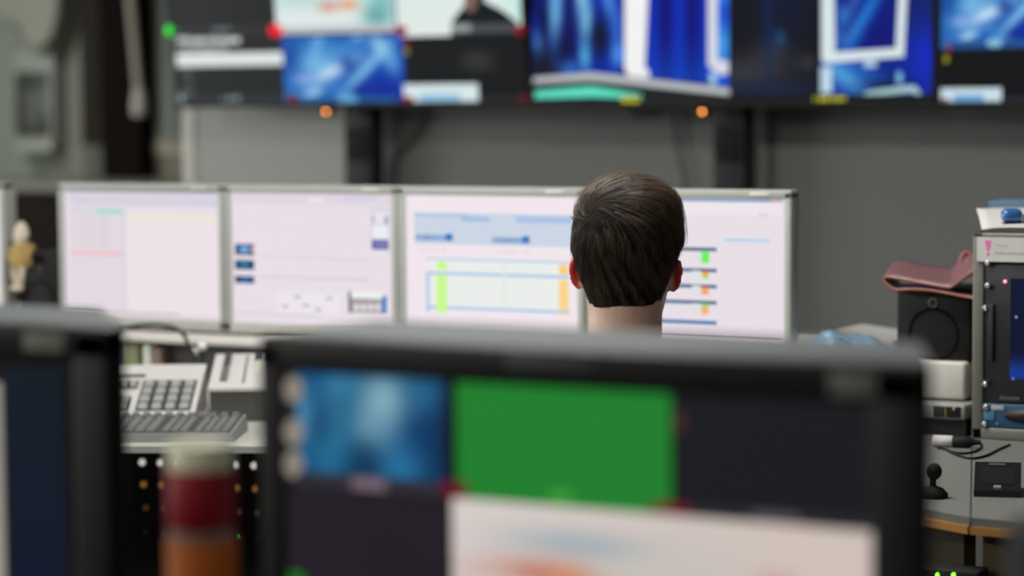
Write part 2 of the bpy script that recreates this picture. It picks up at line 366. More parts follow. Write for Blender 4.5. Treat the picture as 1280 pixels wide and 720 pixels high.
    p.rect(914, 119, 1166, 131, (20, 23, 27)); p.rect(1018, 118, 1056, 130, (30, 32, 24)); p.script(1018, 119, 1057, 129, (214, 208, 46), .1, 12)
def paintC(p, xm, zb, hw, h):
    p.grid(1176, -30, 1326, 60, 60, 36, BLUE_ABS)
    p.rect(1190, 50, 1320, 60, (30, 80, 140)); p.disc(1243, 54, 10, (130, 185, 215), 5)
    p.rect(1177, 61, 1480, 131, (15, 16, 18)); p.rect(1176, 110, 1252, 131, (200, 220, 228)); p.rect(1192, 118, 1230, 129, (110, 170, 215)); p.rect(1256, 120, 1400, 129, (36, 42, 48))
    p.rect(1184, 52, 1188, 68, (130, 8, 26)); p.rect(1180, 70, 1186, 78, (150, 145, 30)); marker(p, 1181, 126, (130, 20, 36), 4)
    p.rect(1328, -30, 1480, 60, (40, 80, 120))
tv(222, 661, 'wall television showing a dark list beside a green light, blue picture and studio pictures', math.radians(5), paintA, 410)
tv(663, 1169, 'wall television showing blue studio set with tall white bars and yellow counters', 0, paintB, 880)
tv(1172, 2000, 'wall television showing blue light streaks over a black area, beside the yellow counters', 0, paintC)
# posts carrying the televisions
YP = 6.29
for a_, b_, lab in ((430, 464, 'dark steel post holding televisions behind the second silver monitor'), (891, 931, 'dark steel post holding televisions behind the dark haired person')):
    xa = hit(a_, 180, 1, YP).x; xb = hit(b_, 180, 1, YP).x; xm = (xa+xb)/2; w = (xb-xa)/2
    t = thing('support_post', lab, 'post', (xm, YP, 0), 0)
    MB().bbox(-w, 0, .03, w, .07, 2.3, .004).build('column', M_STEEL, t)
    MB().bbox(-w*.82, -.004, 1.20, w*.82, .002, 1.30, .002).build('cover_plate', M_BLACKM, t)
    MB().bbox(-.3, -.22, 0, .3, .11, .03, .006).build('base_plate', M_STEEL, t)
    for z_ in (1.5, 1.9): MB().box(-w*2.2, -.012, z_, w*2.2, 0, z_+.05).build('mounting_rail', M_STEEL, t)
t = thing('support_post', 'dark steel post behind equipment rack holding the blue streak television', 'post', (-1.575, YP, 0), 0)
MB().bbox(-w, 0, .03, w, .07, 2.3, .004).build('column', M_STEEL, t); MB().bbox(-.3, -.22, 0, .3, .11, .03, .006).build('base_plate', M_STEEL, t)
for z_ in (1.5, 1.9): MB().box(-w*2.2, -.014, z_, w*2.2, 0, z_+.05).build('mounting_rail', M_STEEL, t)
# thin cables hanging under the televisions
def cab(label, pts, Y, r=.004, m=M_BLACKM, grp=None):
    w = [hit(x, y, 1, Y) for x, y in pts]; c = w[0]; w = [p-c for p in w]
    # smooth
    q = []
    for i in range(len(w)-1):
        p0, p1, p2, p3 = w[max(i-1, 0)], w[i], w[i+1], w[min(i+2, len(w)-1)]
        for k in range(5):
            t = k/5; q.append(.5*((2*p1)+(p2-p0)*t+(2*p0-5*p1+4*p2-p3)*t*t+(3*p1-p0-3*p2+p3)*t**3))
    q.append(w[-1])
    return tag(MB().tube(q, r, 8).build('cable', m, loc=c), label, 'cable', grp)
MC = mat('grey_cable', (66, 66, 64), .6)
cab('thin grey cable curving away from wall television toward the post with most slack', [(534, 120), (528, 150), (512, 178), (490, 205), (484, 260)], YW-.02, .006, MC)
cab('thin grey cable hanging straight beside the post behind the second monitor', [(494, 120), (500, 150), (497, 180), (494, 230), (494, 270)], YW-.045, .005, MC)
cab('thin grey cable hanging on wall above the dark haired head', [(845, 120), (843, 150), (848, 190), (856, 225), (860, 270)], YW-.02, .005, MC)
cab('short loop of grey cable hanging just under the television with yellow counters', [(782, 118), (790, 140), (805, 143), (822, 134), (824, 118)], YW-.02, .006, MC)
cab('thin grey cable hanging against the wall behind the end silver monitor', [(966, 120), (963, 150), (962, 190), (963, 260)], YW-.02, .005, MC)

# ------------------------------------------------------------------ operator console
ZD = .76
def wedge_desk():
    # curved console top, three separate tops; front edge concave round the operator
    t = thing('console_desk', 'cream topped control desk with black equipment front under keyboards', 'desk', (-3.2, 4.0, 0))
    c = t.location
    def L(p): return (p[0]-c.x, p[1]-c.y)
    A = [(-4.6, 2.75), (-3.3, 3.228), (-2.52, 3.60), (-2.18, 3.66), (-2.18, 4.95), (-4.6, 4.95)]
    MB().slab([L(p) for p in A], ZD-.012, ZD).build('worktop', mat('desk_laminate', (166, 166, 158), .5), t)
    # black front panels under the left wing
    B = [(-4.5, 3.40), (-3.28, 3.85), (-2.5, 4.21), (-2.2, 4.27), (-2.2, 4.9), (-4.5, 4.9)]
    MB().slab([L(p) for p in B], .0, ZD-.0121).build('body', M_BLACKM, t)
    return t
dk = wedge_desk()
# lamps and sockets on the black front, set along the front face
c = dk.location
f0 = Vector((-3.28, 3.85, 0)); f1 = Vector((-2.5, 4.21, 0)); fd = (f1-f0).normalized(); fn = Vector((fd.y, -fd.x, 0))
def onfront(px, py):
    q = Vector(ray(px, py)); o_ = Vector(_O); t = (f0-o_).dot(fn)/q.dot(fn); return o_+q*t
def lamp_row(ys, cols, m, nm, r):
    for x in cols:
        p = onfront(x, ys(x))-c+fn*.002
        a = MB(); 
        u_ = fd; w_ = Vector((0, 0, 1)); rings = []
        for rr_, hh in ((r, 0), (r, .003), (r*.7, .005), (.0003, .0055)):
            rings.append([tuple(p+fn*hh+(u_*math.cos(2*PI*k/12)+w_*math.sin(2*PI*k/12))*rr_) for k in range(12)])
        a.ring_loft(rings); a.build(nm, m, dk)
cols = [178, 201, 224, 247, 270, 294, 318]
lamp_row(lambda x: 577.5+(x-178)*.03, cols, mat('lamp_white', (230, 225, 215), .4, emit=(230, 225, 215), es=.7), 'lamp_white', .0066)
lamp_row(lambda x: 605+(x-178)*.04, [x+2 for x in cols], mat('lamp_amber', (215, 150, 70), .4, emit=(215, 150, 70), es=.22), 'lamp_amber', .0064)
lamp_row(lambda x: 634+(x-178)*.045, [x+5 for x in cols], mat('lamp_dim', (120, 90, 50), .4, emit=(130, 95, 50), es=.15), 'lamp_dim', .006)
lamp_row(lambda x: 664+(x-178)*.05, [x+6 for x in cols], mat('socket_dark', (60, 62, 58), .4), 'socket', .007)
lamp_row(lambda x: 664+(x-178)*.05, [298], mat('lamp_green', (90, 220, 40), .4, emit=(90, 230, 40), es=3), 'lamp_green', .002)
# middle and right desks
R1 = [(-2.17, 3.662), (-1.9, 3.70), (-1.45, 3.66), (-1.30, 3.50), (-1.16, 3.43), (-1.53, 4.53), (-1.53, 4.95), (-2.17, 4.95)]
R2 = [(-1.157, 3.43), (-1.0, 3.42), (-.6, 3.42), (-.3, 3.5), (-.3, 4.95), (-1.525, 4.95), (-1.525, 4.53)]
cc = Vector((-1.3, 4.1, 0))
t = thing('console_desk', 'grey topped desk with wooden edge in front of rack and dark haired person', 'desk', cc)
for poly in (R1, R2):
    L = [(p[0]-cc.x, p[1]-cc.y) for p in poly]
    MB().slab(L, ZD-.012, ZD).build('worktop', M_GREYL, t)
    n_ = 5 if poly is R1 else 4
    fr = L[:n_]; w = MB()
    for i in range(n_-1):
        a, b = Vector((*fr[i], 0)), Vector((*fr[i+1], 0)); dd = (b-a).normalized(); nn = Vector((dd.y, -dd.x, 0))*.005
        zl, zh = ZD-.024, ZD-.0125
        w.hexa([tuple(a+nn+Vector((0, 0, zl))), tuple(b+nn+Vector((0, 0, zl))), tuple(b-nn*6+Vector((0, 0, zl))), tuple(a-nn*6+Vector((0, 0, zl)))],
               [tuple(a+nn+Vector((0, 0, zh))), tuple(b+nn+Vector((0, 0, zh))), tuple(b-nn*6+Vector((0, 0, zh))), tuple(a-nn*6+Vector((0, 0, zh)))])
    w.build('edge_strip', M_WOOD, t)
    for (xa_, ya_), (xb_, yb_) in (((-1.42, 3.74), (-1.19, 3.52)),) if poly is R1 else (((-1.15, 3.47), (-.35, 3.47)),):
        dd = Vector((xb_-xa_, yb_-ya_, 0)).normalized(); nn = Vector((dd.y, -dd.x, 0))*.01
        q4 = [Vector((xa_, ya_, 0))-cc-nn*-1, Vector((xb_, yb_, 0))-cc+nn, Vector((xb_, yb_, 0))-cc-nn, Vector((xa_, ya_, 0))-cc-nn]
        MB().hexa([tuple(q_) for q_ in q4], [tuple(q_+Vector((0, 0, ZD-.025))) for q_ in q4]).build('front_panel', M_BRASS, t)
for x in (-2.13, -.34): MB().box(x-.015-cc.x, 3.75-cc.y, 0, x+.015-cc.x, 4.9-cc.y, ZD-.013).build('side_panel', M_BRASS, t)
# raised bridge behind: shelf on a recessed riser
ZB = .866
br = thing('monitor_shelf', 'long cream shelf raised above the desk carrying the silver monitors', 'shelf', (-3.0, 4.3, ZD))
MB().bbox(-1.5, 0, ZB-ZD-.013, 1.382, .62, ZB-ZD, .003).build('board', M_CREAM, br)
seb = thing('shelf_end', 'thick cream shelf end block under black speaker beside the grey rack', 'shelf', (-3.0, 4.3, ZD))
MB().bbox(1.386, 0, ZB-ZD-.045, 1.535, .62, ZB-ZD+.024, .006).build('block', M_CREAM, seb)
for yy in (.25, .55): MB().box(1.40, yy, 0, 1.44, yy+.03, ZB-ZD-.045).build('support', M_BLACKM, seb)
MB().box(-1.5, .05, 0.0, 1.30, .07, ZB-ZD-.018).build('back_panel', mat('dark_grey_panel', (70, 70, 70), .6), br)
for x in (-1.49, -.5, .5, 1.29): MB().box(x-.01, .07, 0, x+.01, .6, ZB-ZD-.018).build('divider', M_BLACKM, br)
# connectors tucked in the recess under the shelf
def recess(name, label, cat, px, py, w, h, m, dep=.03, rnd=.004, group=None):
    q = hit(px, py, 1, 4.335); z = ZD
    return tag(MB().bbox(-w/2, -dep/2, 0, w/2, dep/2, h, rnd).build(name, m, loc=(q.x, 4.331, z)), label, cat, group)
recess('terminal_block', 'yellow green terminal block under the monitor shelf', 'connector', 168, 440, .05, .085, mat('yellowgreen', (132, 138, 98), .5))
recess('terminal_block', 'bright pale connector block between green and pink ones under shelf', 'connector', 190, 440, .022, .085, mat('palegreen', (215, 220, 205), .4))
recess('terminal_block', 'dull pink connector block under the monitor shelf', 'connector', 203, 440, .024, .080, mat('dullpink', (126, 98, 92), .5))
for k, (px, py, s_) in enumerate(((243, 440, .0085), (253, 433, .010))):
    q = hit(px, py, 1, 4.26)
    t = thing('knob', ('round white knob on a short stalk, the lower of two beside black cable', 'round white knob on a stalk, the higher of two near the black cable')[k], 'knob', (q.x, 4.26, ZD))
    MB().tube([(0, 0, 0), (0, 0, q.z-ZD-s_*.6)], .0035).build('stalk', M_BLACKM, t)
    MB().ball((0, 0, q.z-ZD), s_, 14).build('cap', mat('knob_white', (235, 235, 228), .3), t)

# ---- silver monitors
YM = 4.40
def monitor(px0, px1, label, paint, sx0=None, stand=True):
    xa = hit(px0, 320, 1, YM).x; xb = hit(px1, 320, 1, YM).x; xm = (xa+xb)/2; hw = (xb-xa)/2
    zt = 1.195; zb = .872
    t = thing('computer_monitor', label, 'monitor', (xm, YM, ZB), 0, None)
    B = zb-ZB; T = zt-ZB; e = .0145; eb = .024; et = .018
    m = MB()
    m.bbox(-hw, -.006, T-et, hw, .03, T, .003); m.bbox(-hw, -.006, B, hw, .03, B+eb, .003)
    m.bbox(-hw, -.006, B+.003, -hw+e, .03, T-.003, .003); m.bbox(hw-e, -.006, B+.003, hw, .03, T-.003, .003)
    m.build('bezel', M_SILVER, t)
    m = MB(); m.bbox(-hw+.004, .012, B+.004, hw-.004, .045, T-.004, .004); m.bbox(-hw*.6, .04, B+.05, hw*.6, .07, T-.06, .01); m.build('back_housing', M_SILVER, t)
    MB().bbox(hw-.085, -.008, T-.0125, hw-.045, -.0055, T-.005, .001).build('badge', M_SILVER2, t)
    MB().bbox(-.05, .07, 0.0, .05, .10, T*.6, .004).build('neck', M_SILVER, t)
    MB().bbox(-.12, .05, 0, .12, .22, .006, .003).build('foot', M_SILVER, t)
    p = Pic(YM, (xm, YM, ZB)); p.raw(-hw+e, B+eb, hw-e, T-et, (232, 222, 230)); paint(p); p.build(t, 'screen', 0)
    return t
def m1(p):
    p.rect(84, 240, 277, 256, (222, 212, 226)); p.rect(90, 246, 275, 258, (214, 208, 222)); p.rect(84, 238.5, 277, 240.5, (110, 125, 140))
    p.rect(87, 258, 155, 400, (226, 216, 224)); p.rect(88, 262, 120, 265, (200, 212, 208)); p.rect(120, 262, 154, 266.5, (135, 222, 205))
    p.rect(101, 268, 120, 310, (222, 213, 219)); p.rect(127, 268, 134, 310, (218, 210, 216))
    p.rect(88, 314, 154, 319, (242, 190, 200)); p.rect(155, 258, 157, 398, (212, 204, 218)); p.rect(158, 253, 274, 257, (210, 208, 224))
    p.rect(160, 270, 272, 275, (240, 230, 198)); p.rect(158, 278, 276, 396, (236, 225, 231)); p.rect(196, 249, 204, 252, (238, 195, 200))
    p.rect(85, 390, 225, 393, (90, 120, 125)); p.rect(130, 393, 276, 404, (228, 214, 222))
def m2(p):
    p.rect(291, 239, 380, 241, (205, 215, 230)); p.rect(380, 239, 489, 242, (100, 165, 205)); p.rect(292, 243, 489, 256, (224, 214, 226))
    p.rect(430, 246, 470, 250, (208, 205, 222)); p.rect(385, 249, 405, 253, (242, 232, 238))
    p.rect(325, 258, 462, 260, (228, 219, 228)); p.rect(325, 286, 462, 290, (226, 220, 236)); p.rect(322, 322, 462, 324, (216, 212, 224)); p.rect(322, 346, 462, 350, (216, 212, 224))
    p.rect(294, 305, 318, 319, (20, 60, 110)); p.rect(300, 308, 311, 316, (120, 175, 220)); p.disc(317, 312, 3, (245, 200, 190))
    p.rect(294, 325, 318, 337, (12, 60, 100)); p.rect(300, 328, 311, 334, (40, 125, 165))
    p.rect(294, 345, 318, 354, (10, 40, 90)); p.rect(301, 347, 313, 352, (50, 110, 180))
    p.rect(464, 260, 487, 312, (208, 206, 220)); p.rect(466, 264, 485, 280, (232, 226, 236)); p.rect(466, 282, 485, 298, (236, 236, 244)); p.rect(466, 270, 468, 278, (120, 150, 160)); p.rect(481, 270, 485, 280, (160, 155, 200))
    p.rect(465, 300, 486, 312, (90, 100, 160)); p.rect(469, 303, 484, 309, (130, 125, 190))
    p.rect(347, 366, 426, 392, (236, 230, 236)); 
    for x, y in ((372, 371), (412, 373), (357, 383), (383, 382), (398, 387)): p.rect(x-4, y-1.5, x+4, y+1.5, (160, 165, 175))
    p.rect(436, 364, 439, 391, (40, 70, 80)); p.rect(439, 365, 479, 373, (236, 240, 238)); p.rect(439, 373, 479, 391, (170, 160, 165)); p.rect(478, 370, 484, 392, (70, 125, 200))
    for k in range(4): p.disc(446+k*9, 384, 4, (222, 222, 220))
    p.rect(292, 392, 400, 394, (212, 200, 215))
def m3(p):
    p.raw(*p.ext(511, 242, 721, 407), (240, 230, 236), -.00001)
    p.rect(511, 241, 700, 243, (95, 105, 105))
    p.rect(518, 267, 722, 307, (203, 213, 228)); p.rect(518, 267, 588, 271, (172, 200, 232)); p.rect(577, 271, 612, 277, (165, 190, 225)); p.rect(645, 271, 722, 279, (172, 194, 230))
    for a in (0, 96):
        p.rect(519+a, 293+a*.035, 558+a, 301+a*.035, (155, 180, 215)); p.rect(557+a, 292+a*.035, 566+a, 301+a*.035, (50, 120, 190))
        p.script(522+a, 295+a*.035, 555+a, 299+a*.035, (110, 140, 190), .2, 31+a)
    p.script(522, 311, 560, 314, (220, 205, 215), .2, 33); p.script(620, 314, 662, 317, (220, 205, 215), .2, 34)
    p.rect(541, 328, 700, 342, (234, 238, 234)); p.rect(541, 346, 712, 386, (234, 237, 234))
    p.rect(533, 324.5, 712, 327, (178, 208, 232)); p.rect(533, 342, 712, 345.5, (160, 200, 232)); p.rect(536, 385.5, 712, 388.5, (150, 195, 230)); p.rect(533, 341, 537, 390, (168, 203, 232))
    p.rect(546, 327, 559, 337, (200, 250, 140)); p.rect(546, 343, 559, 391, (200, 250, 145)); p.rect(630, 328, 633, 386, (225, 232, 225))
    p.rect(699, 331, 711, 343, (250, 205, 125)); p.rect(699, 350, 711, 388, (250, 212, 140)); p.rect(699, 393, 711, 396, (252, 220, 160))
def m4(p):
    p.rect(744, 249, 978, 251.5, (70, 150, 200)); p.rect(740, 252, 978, 268, (238, 228, 236)); p.rect(965, 251, 977, 253, (235, 150, 150))
    p.rect(905, 299, 963, 302, (165, 210, 235)); p.rect(948, 267, 960, 270, (215, 210, 222)); p.rect(905, 306, 963, 308, (226, 220, 226))
    for i, y in enumerate((311, 337, 357, 377, 402)):
        p.rect(800, y-2.2, 896, y+1.4, (55, 85, 125)); p.rect(800, y+1.5, 896, y+2.8, (150, 180, 200))
    p.rect(780, 399, 896, 401, (80, 140, 200))
    p.rect(877, 314, 887, 329, (110, 240, 90)); p.rect(878, 339, 886, 344, (250, 150, 80)); p.rect(878, 344, 886, 348, (110, 235, 80)); p.rect(877, 359, 886, 368, (250, 160, 100))
    p.rect(877, 379, 886, 383, (120, 215, 130)); p.rect(877, 383, 886, 393, (250, 175, 110))
    for y in (322, 345, 364, 386): p.rect(865, y-7, 876, y+5, (220, 226, 226))
    p.rect(780, 420, 978, 422.5, (150, 110, 130))
def m0(p): pass
monitor(-150, 8, 'silver framed monitor cut off by the picture edge behind the small doll', m0)
monitor(75.5, 281.5, 'silver monitor showing pale page with teal, pink and yellow lines', m1)
monitor(283.5, 498, 'silver monitor showing pale page with three small dark blue pictures', m2)
monitor(500, 731, 'silver monitor showing a blue band and table with green and orange columns', m3)
monitor(734, 990, 'silver monitor behind the head showing dark rows with green and orange marks', m4)

# ---- small black speaker and doll at left on the shelf
def speaker(loc, w, h, d, label, knob=True, rz=0):
    t = thing('speaker', label, 'speaker', loc, rz)
    MB().bbox(-w/2, 0, 0, w/2, d, h, .005).build('cabinet', M_BLACK, t)
    MB().lathe([(w*.34, .001), (w*.34, -.002), (w*.31, -.002), (w*.29, .002), (w*.12, .012), (w*.1, .006), (.001, .004)], (0, 0, h*.36), 28, 'y').build('woofer', mat('cone_black', (12, 12, 13), .7, spec=.1), t)
    MB().lathe([(w*.068, .001), (w*.064, -.003), (w*.042, -.004), (w*.036, .002), (.001, .002)], (0, 0, h*.80), 24, 'y').build('tweeter', mat('tweeter_grey', (95, 95, 92), .35), t)
    return t
q = hit(48, 372, 1, 4.42)
speaker((q.x+.004, 4.42, ZB), .125, 1.031-ZB, .16, 'small black speaker beside the doll at shelf end')
# doll seated on that speaker
q = hit(15, 340, 1, 4.36)
dl = thing('doll', 'small cloth doll with pale head and mustard dress, legs dangling', 'doll', (q.x-.002, 4.395, ZB))
s1 = .00157
def dz(y): return hit(15, y, 1, 4.36).z-ZB
MBd = mat('doll_cloth', (205, 190, 168), .9, bump=.3); MY = mat('mustard_cloth', (176, 148, 92), .9, bump=.4, vary=.15); MF = mat('doll_pale', (222, 206, 190), .8)
m = MB(); m.ball((0, 0, dz(297)), (.016, .016, .024), 16); m.lathe([(.016, dz(298)), (.0165, dz(290)), (.012, dz(282)), (.004, dz(278))], (.003, 0, 0), 16)
m.build('head', MF, dl)
MB().lathe([(.010, dz(304)), (.019, dz(310)), (.021, dz(318)), (.026, dz(330)), (.024, dz(334))], (0, 0, 0), 18).build('dress', MY, dl)
MB().ball((0, .02, 1.031-ZB+.012), (.020, .022, .012), 14).build('seat_pad', MY, dl)
for sx in (-1, 1):
    MB().tube([(sx*.014, 0, dz(308)), (sx*.026, -.004, dz(317)), (sx*.022, -.012, dz(328))], [.007, .008, .006], 10).build('arm', MY, dl)
    lg = MB().tube([(sx*.009, -.003, dz(328)), (sx*.012, -.012, dz(336)), (sx*.008, -.012, dz(350)), (sx*.005, -.012, dz(358))], [.009, .0085, .007, .006], 10).build('leg', MBd, dl)
    MB().ball((sx*.007, -.018, dz(361)), (.0085, .012, .006), 12).build('shoe', MF, lg)

# ---- keypad panel, mixer panel, keyboard on the left wing
def keys(mb, x0, y0, x1, y1, nx, ny, zf, h, gap=.18, gy=None):
    gy = gy or gap
    for i in range(nx):
        for j in range(ny):
            a = x0+(x1-x0)*(i+gap/2)/nx; b = x0+(x1-x0)*(i+1-gap/2)/nx; c_ = y0+(y1-y0)*(j+gy/2)/ny; d_ = y0+(y1-y0)*(j+1-gy/2)/ny
            k = .12*(b-a); z0_, z1_ = zf(c_), zf(d_)
            mb.hexa([(a, c_, z0_), (b, c_, z0_), (b, d_, z1_), (a, d_, z1_)], [(a+k, c_+k, z0_+h), (b-k, c_+k, z0_+h), (b-k, d_-k, z1_+h), (a+k, d_-k, z1_+h)])
kl = hit(292, 553, 2, ZD)
kb = thing('keyboard', 'grey computer keyboard at the desk edge in front of keypad console', 'keyboard', (kl.x, kl.y, ZD), math.radians(26))
Wk, Dk = .44, .165
M_KCAP = mat('key_cap_grey', (104, 107, 105), .5)
M_KCAP2 = mat('key_cap_light', (150, 152, 148), .5)
MB().hexa([(-Wk, 0, .001), (0, 0, .001), (0, Dk, .001), (-Wk, Dk, .001)], [(-Wk+.003, .003, .016), (-.003, .003, .016), (-.003, Dk-.003, .030), (-Wk+.003, Dk-.003, .030)]).build('case', mat('keyboard_grey', (120, 122, 120), .5), kb)
zf = lambda y: .0168+.014*y/Dk
MB().hexa([(-Wk+.008, .008, .0160), (-.008, .008, .0160), (-.008, Dk-.004, .0293), (-Wk+.008, Dk-.004, .0293)], [(-Wk+.008, .008, .0173), (-.008, .008, .0173), (-.008, Dk-.004, .0306), (-Wk+.008, Dk-.004, .0306)]).build('key_bed', M_KEY, kb)
for (a, b, nx) in ((-Wk+.012, -Wk+.295, 14), (-Wk+.305, -Wk+.355, 3), (-.075, -.010, 4)):
    for j in range(5):
        for i in range(nx):
            x_ = a+(b-a)*i/nx
            m = MB() if (i == 0 and j == 0) else m
            keys(m, a+(b-a)*i/nx, .012+j*.0235, a+(b-a)*(i+1)/nx, .012+(j+1)*.0235, 1, 1, zf, .004, .2, .35)
    m.build('key_block', M_KCAP, kb)
m = MB(); keys(m, -Wk+.012, .142, -.01, .158, 20, 1, zf, .006, .3); m.build('function_keys', M_KCAP, kb)

pf = hit(243, 520, 2, .775); pb = P(265, 455, 4.99)
kp = thing('keypad_console', 'pale desktop keypad console with sloping face full of dark keys', 'control panel', (pf.x, pf.y, ZD), math.radians(31))
loc_b = (Matrix.Rotation(-math.radians(31), 3, 'Z') @ (pb-Vector((pf.x, pf.y, ZD))))
Dp = max(.14, loc_b.y); Hp = loc_b.z; Wp = .32; H0 = .018
MB().hexa([(-Wp, 0, 0), (0, 0, 0), (0, Dp, 0), (-Wp, Dp, 0)], [(-Wp, 0, H0), (0, 0, H0), (0, Dp, Hp), (-Wp, Dp, Hp)]).build('case', M_PALE, kp)
zp = lambda y: H0+(Hp-H0)*y/Dp+.0004
def kbed(a, b, c_, d_): MB().hexa([(a, Dp*b, zp(Dp*b)), (c_, Dp*b, zp(Dp*b)), (c_, Dp*d_, zp(Dp*d_)), (a, Dp*d_, zp(Dp*d_))], [(a, Dp*b, zp(Dp*b)+.0015), (c_, Dp*b, zp(Dp*b)+.0015), (c_, Dp*d_, zp(Dp*d_)+.0015), (a, Dp*d_, zp(Dp*d_)+.0015)]).build('key_bed', M_KEY, kp)
zpk = lambda y: zp(y)+.0014
for nm, a, b, c_, d_, nx, ny in (('keypad', -.116, .07, -.010, .66, 4, 4), ('key_row', -.205, .50, -.124, .66, 4, 1), ('cursor_keys', -.205, .08, -.130, .34, 3, 2), ('key_group', -.31, .07, -.215, .66, 4, 4)):
    kbed(a, b, c_, d_)
    m = MB(); keys(m, a, Dp*b, c_, Dp*d_, nx, ny, zpk, .004, .30, .42); m.build(nm, M_KCAP2, kp)
m = MB(); 
for a, b, c_, d_ in ((-.20, .74, -.115, .78), (-.30, .74, -.215, .80)):
    m.hexa([(a, Dp*c_*0+Dp*b, zp(Dp*b)), (c_, Dp*b, zp(Dp*b)), (c_, Dp*d_, zp(Dp*d_)), (a, Dp*d_, zp(Dp*d_))], [(a, Dp*b, zp(Dp*b)+.002), (c_, Dp*b, zp(Dp*b)+.002), (c_, Dp*d_, zp(Dp*d_)+.002), (a, Dp*d_, zp(Dp*d_)+.002)])
m.build('display_slot', M_KEY, kp)

mf = hit(262, 487, 2, .825); mx_ = thing('mixer_panel', 'pale raised mixer panel with rows of small buttons beside the keypad console', 'control panel', (mf.x, mf.y, ZD), math.radians(33))
Wm, Dm = .235, .31; H0m, H1m = .062, .096
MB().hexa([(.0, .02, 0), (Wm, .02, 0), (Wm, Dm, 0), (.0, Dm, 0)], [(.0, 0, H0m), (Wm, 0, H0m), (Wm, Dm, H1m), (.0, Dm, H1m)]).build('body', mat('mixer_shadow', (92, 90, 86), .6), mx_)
zm = lambda y: H0m+(H1m-H0m)*y/Dm+.0002
def plate(a, b, c_, d_, h): return MB().hexa([(a, b, zm(b)), (c_, b, zm(b)), (c_, d_, zm(d_)), (a, d_, zm(d_))], [(a, b, zm(b)+h), (c_, b, zm(b)+h), (c_, d_, zm(d_)+h), (a, d_, zm(d_)+h)])
plate(-.003, -.004, Wm+.003, Dm, .006).build('faceplate', M_PALE, mx_)
zm2 = lambda y: zm(y)+.006
for j in range(5):
    m = MB(); keys(m, .012, .19+j*.022, .034, .19+(j+1)*.022, 1, 1, zm2, .006, .3); m.build('button', M_KEY, mx_)
for i in range(3):
    for j in range(3):
        m = MB(); keys(m, .075+i*.023, .24+j*.02, .075+(i+1)*.023, .24+(j+1)*.02, 1, 1, zm2, .006, .3); m.build('button', M_KEY, mx_)
m = MB(); keys(m, .080, .14, .16, .22, 3, 2, zm2, .008, .25); m.build('button_row', mat('button_ivory', (226, 226, 205), .4), mx_)
m = MB(); keys(m, .15, .24, .162, .28, 1, 1, zm2, .008, .2); m.build('yellow_button', mat('button_yellow', (190, 190, 80), .4), mx_)
plate(.060, .04, .064, .29, .0065).build('groove', M_KEY, mx_)
for j in range(4):
    m = MB(); keys(m, .012, .05+j*.0325, .034, .05+(j+1)*.0325, 1, 1, zm2, .006, .3); m.build('button', M_KEYL, mx_)
for i in range(4):
    for j in range(8):
        m = MB(); keys(m, .165+i*.0165, .05+j*.030, .165+(i+1)*.0165, (.05+(j+1)*.030), 1, 1, zm2, .006, .4); m.build('button', M_KEYL, mx_)
# black cable arching over
def curve_pts(w):
    q = []
    for i in range(len(w)-1):
        p0, p1, p2, p3 = w[max(i-1, 0)], w[i], w[i+1], w[min(i+2, len(w)-1)]
        for k in range(6):
            t = k/6; q.append(.5*((2*p1)+(p2-p0)*t+(2*p0-5*p1+4*p2-p3)*t*t+(3*p1-p0-3*p2+p3)*t**3))
    return q+[w[-1]]
w = [hit(130, 424, 1, 4.27), hit(155, 411, 1, 4.27), hit(185, 406, 1, 4.27), hit(215, 409, 1, 4.27), hit(229, 418, 1, 4.26), hit(236, 432, 1, 4.24), hit(243, 450, 1, 4.21)]
w[-1].z = max(w[-1].z, ZD+.005)
w.append(Vector((w[-1].x+.01, 4.18, ZD+.004))); o_ = w[0]
tag(MB().tube([p-o_ for p in curve_pts(w)], [.003]*18+[.0045]*100 if False else .0042, 8).build('cable', M_BLACKM, loc=o_), 'black cable arching in front of monitors down behind the keypad console', 'cable')

# ---- right: speaker with leather case, device, rack
q = hit(1162, 400, 1, 4.30); ZE = ZB+.024
sp = speaker((q.x, 4.32, ZE), .143, 1.022-ZE, .15, 'black speaker on cream shelf end holding up brown leather case')
lc = thing('leather_case', 'open folded brown leather case lying over black speaker beside grey rack', 'case', (q.x, 4.30, 1.024))
def LP(px, py, dy=0, dz_=0):
    p = hit(px, py, 1, 4.29+dy); return Vector((p.x-q.x, -.01+dy, p.z-1.024+dz_))
front = [(1222, 374), (1205, 371), (1185, 367), (1160, 363), (1135, 362), (1119, 362.5), (1109, 356), (1104.5, 349), (1112, 347), (1130, 350), (1150, 354), (1170, 357.5), (1186, 360), (1193, 357), (1203, 350), (1214, 342), (1224, 336)]
back = [(1226, 366), (1208, 364), (1190, 361), (1165, 357), (1140, 356), (1126, 355), (1119, 347), (1115, 337), (1118, 328), (1135, 327), (1152, 331), (1172, 334), (1190, 335), (1196, 330), (1201, 318), (1207, 313), (1220, 314)]
rows = []
for k in range(7):
    t = k/6; r_ = []
    for a, b in zip(front, back):
        pa = LP(*a); pb_ = LP(*b, dy=.10)
        p = pa.lerp(pb_, t); p.z += .003*math.sin(t*PI); r_.append(p)
    rows.append(curve_pts(r_))
me_ = MB(); me_.ring_loft([[tuple(p) for p in r_] for r_ in rows], closed=False, caps=False)
zmin = min(v[2] for v in me_.v)
ML = mat('brown_leather', (116, 82, 84), .42, scale=90, bump=.25, vary=.12); MLE = mat('tan_leather_edge', (146, 86, 58), .6)
o = me_.build('leather_sheet', [ML, MLE], lc)
sd = o.modifiers.new('s', 'SOLIDIFY'); sd.thickness = .0045; sd.offset = 0; sd.material_offset_rim = 1
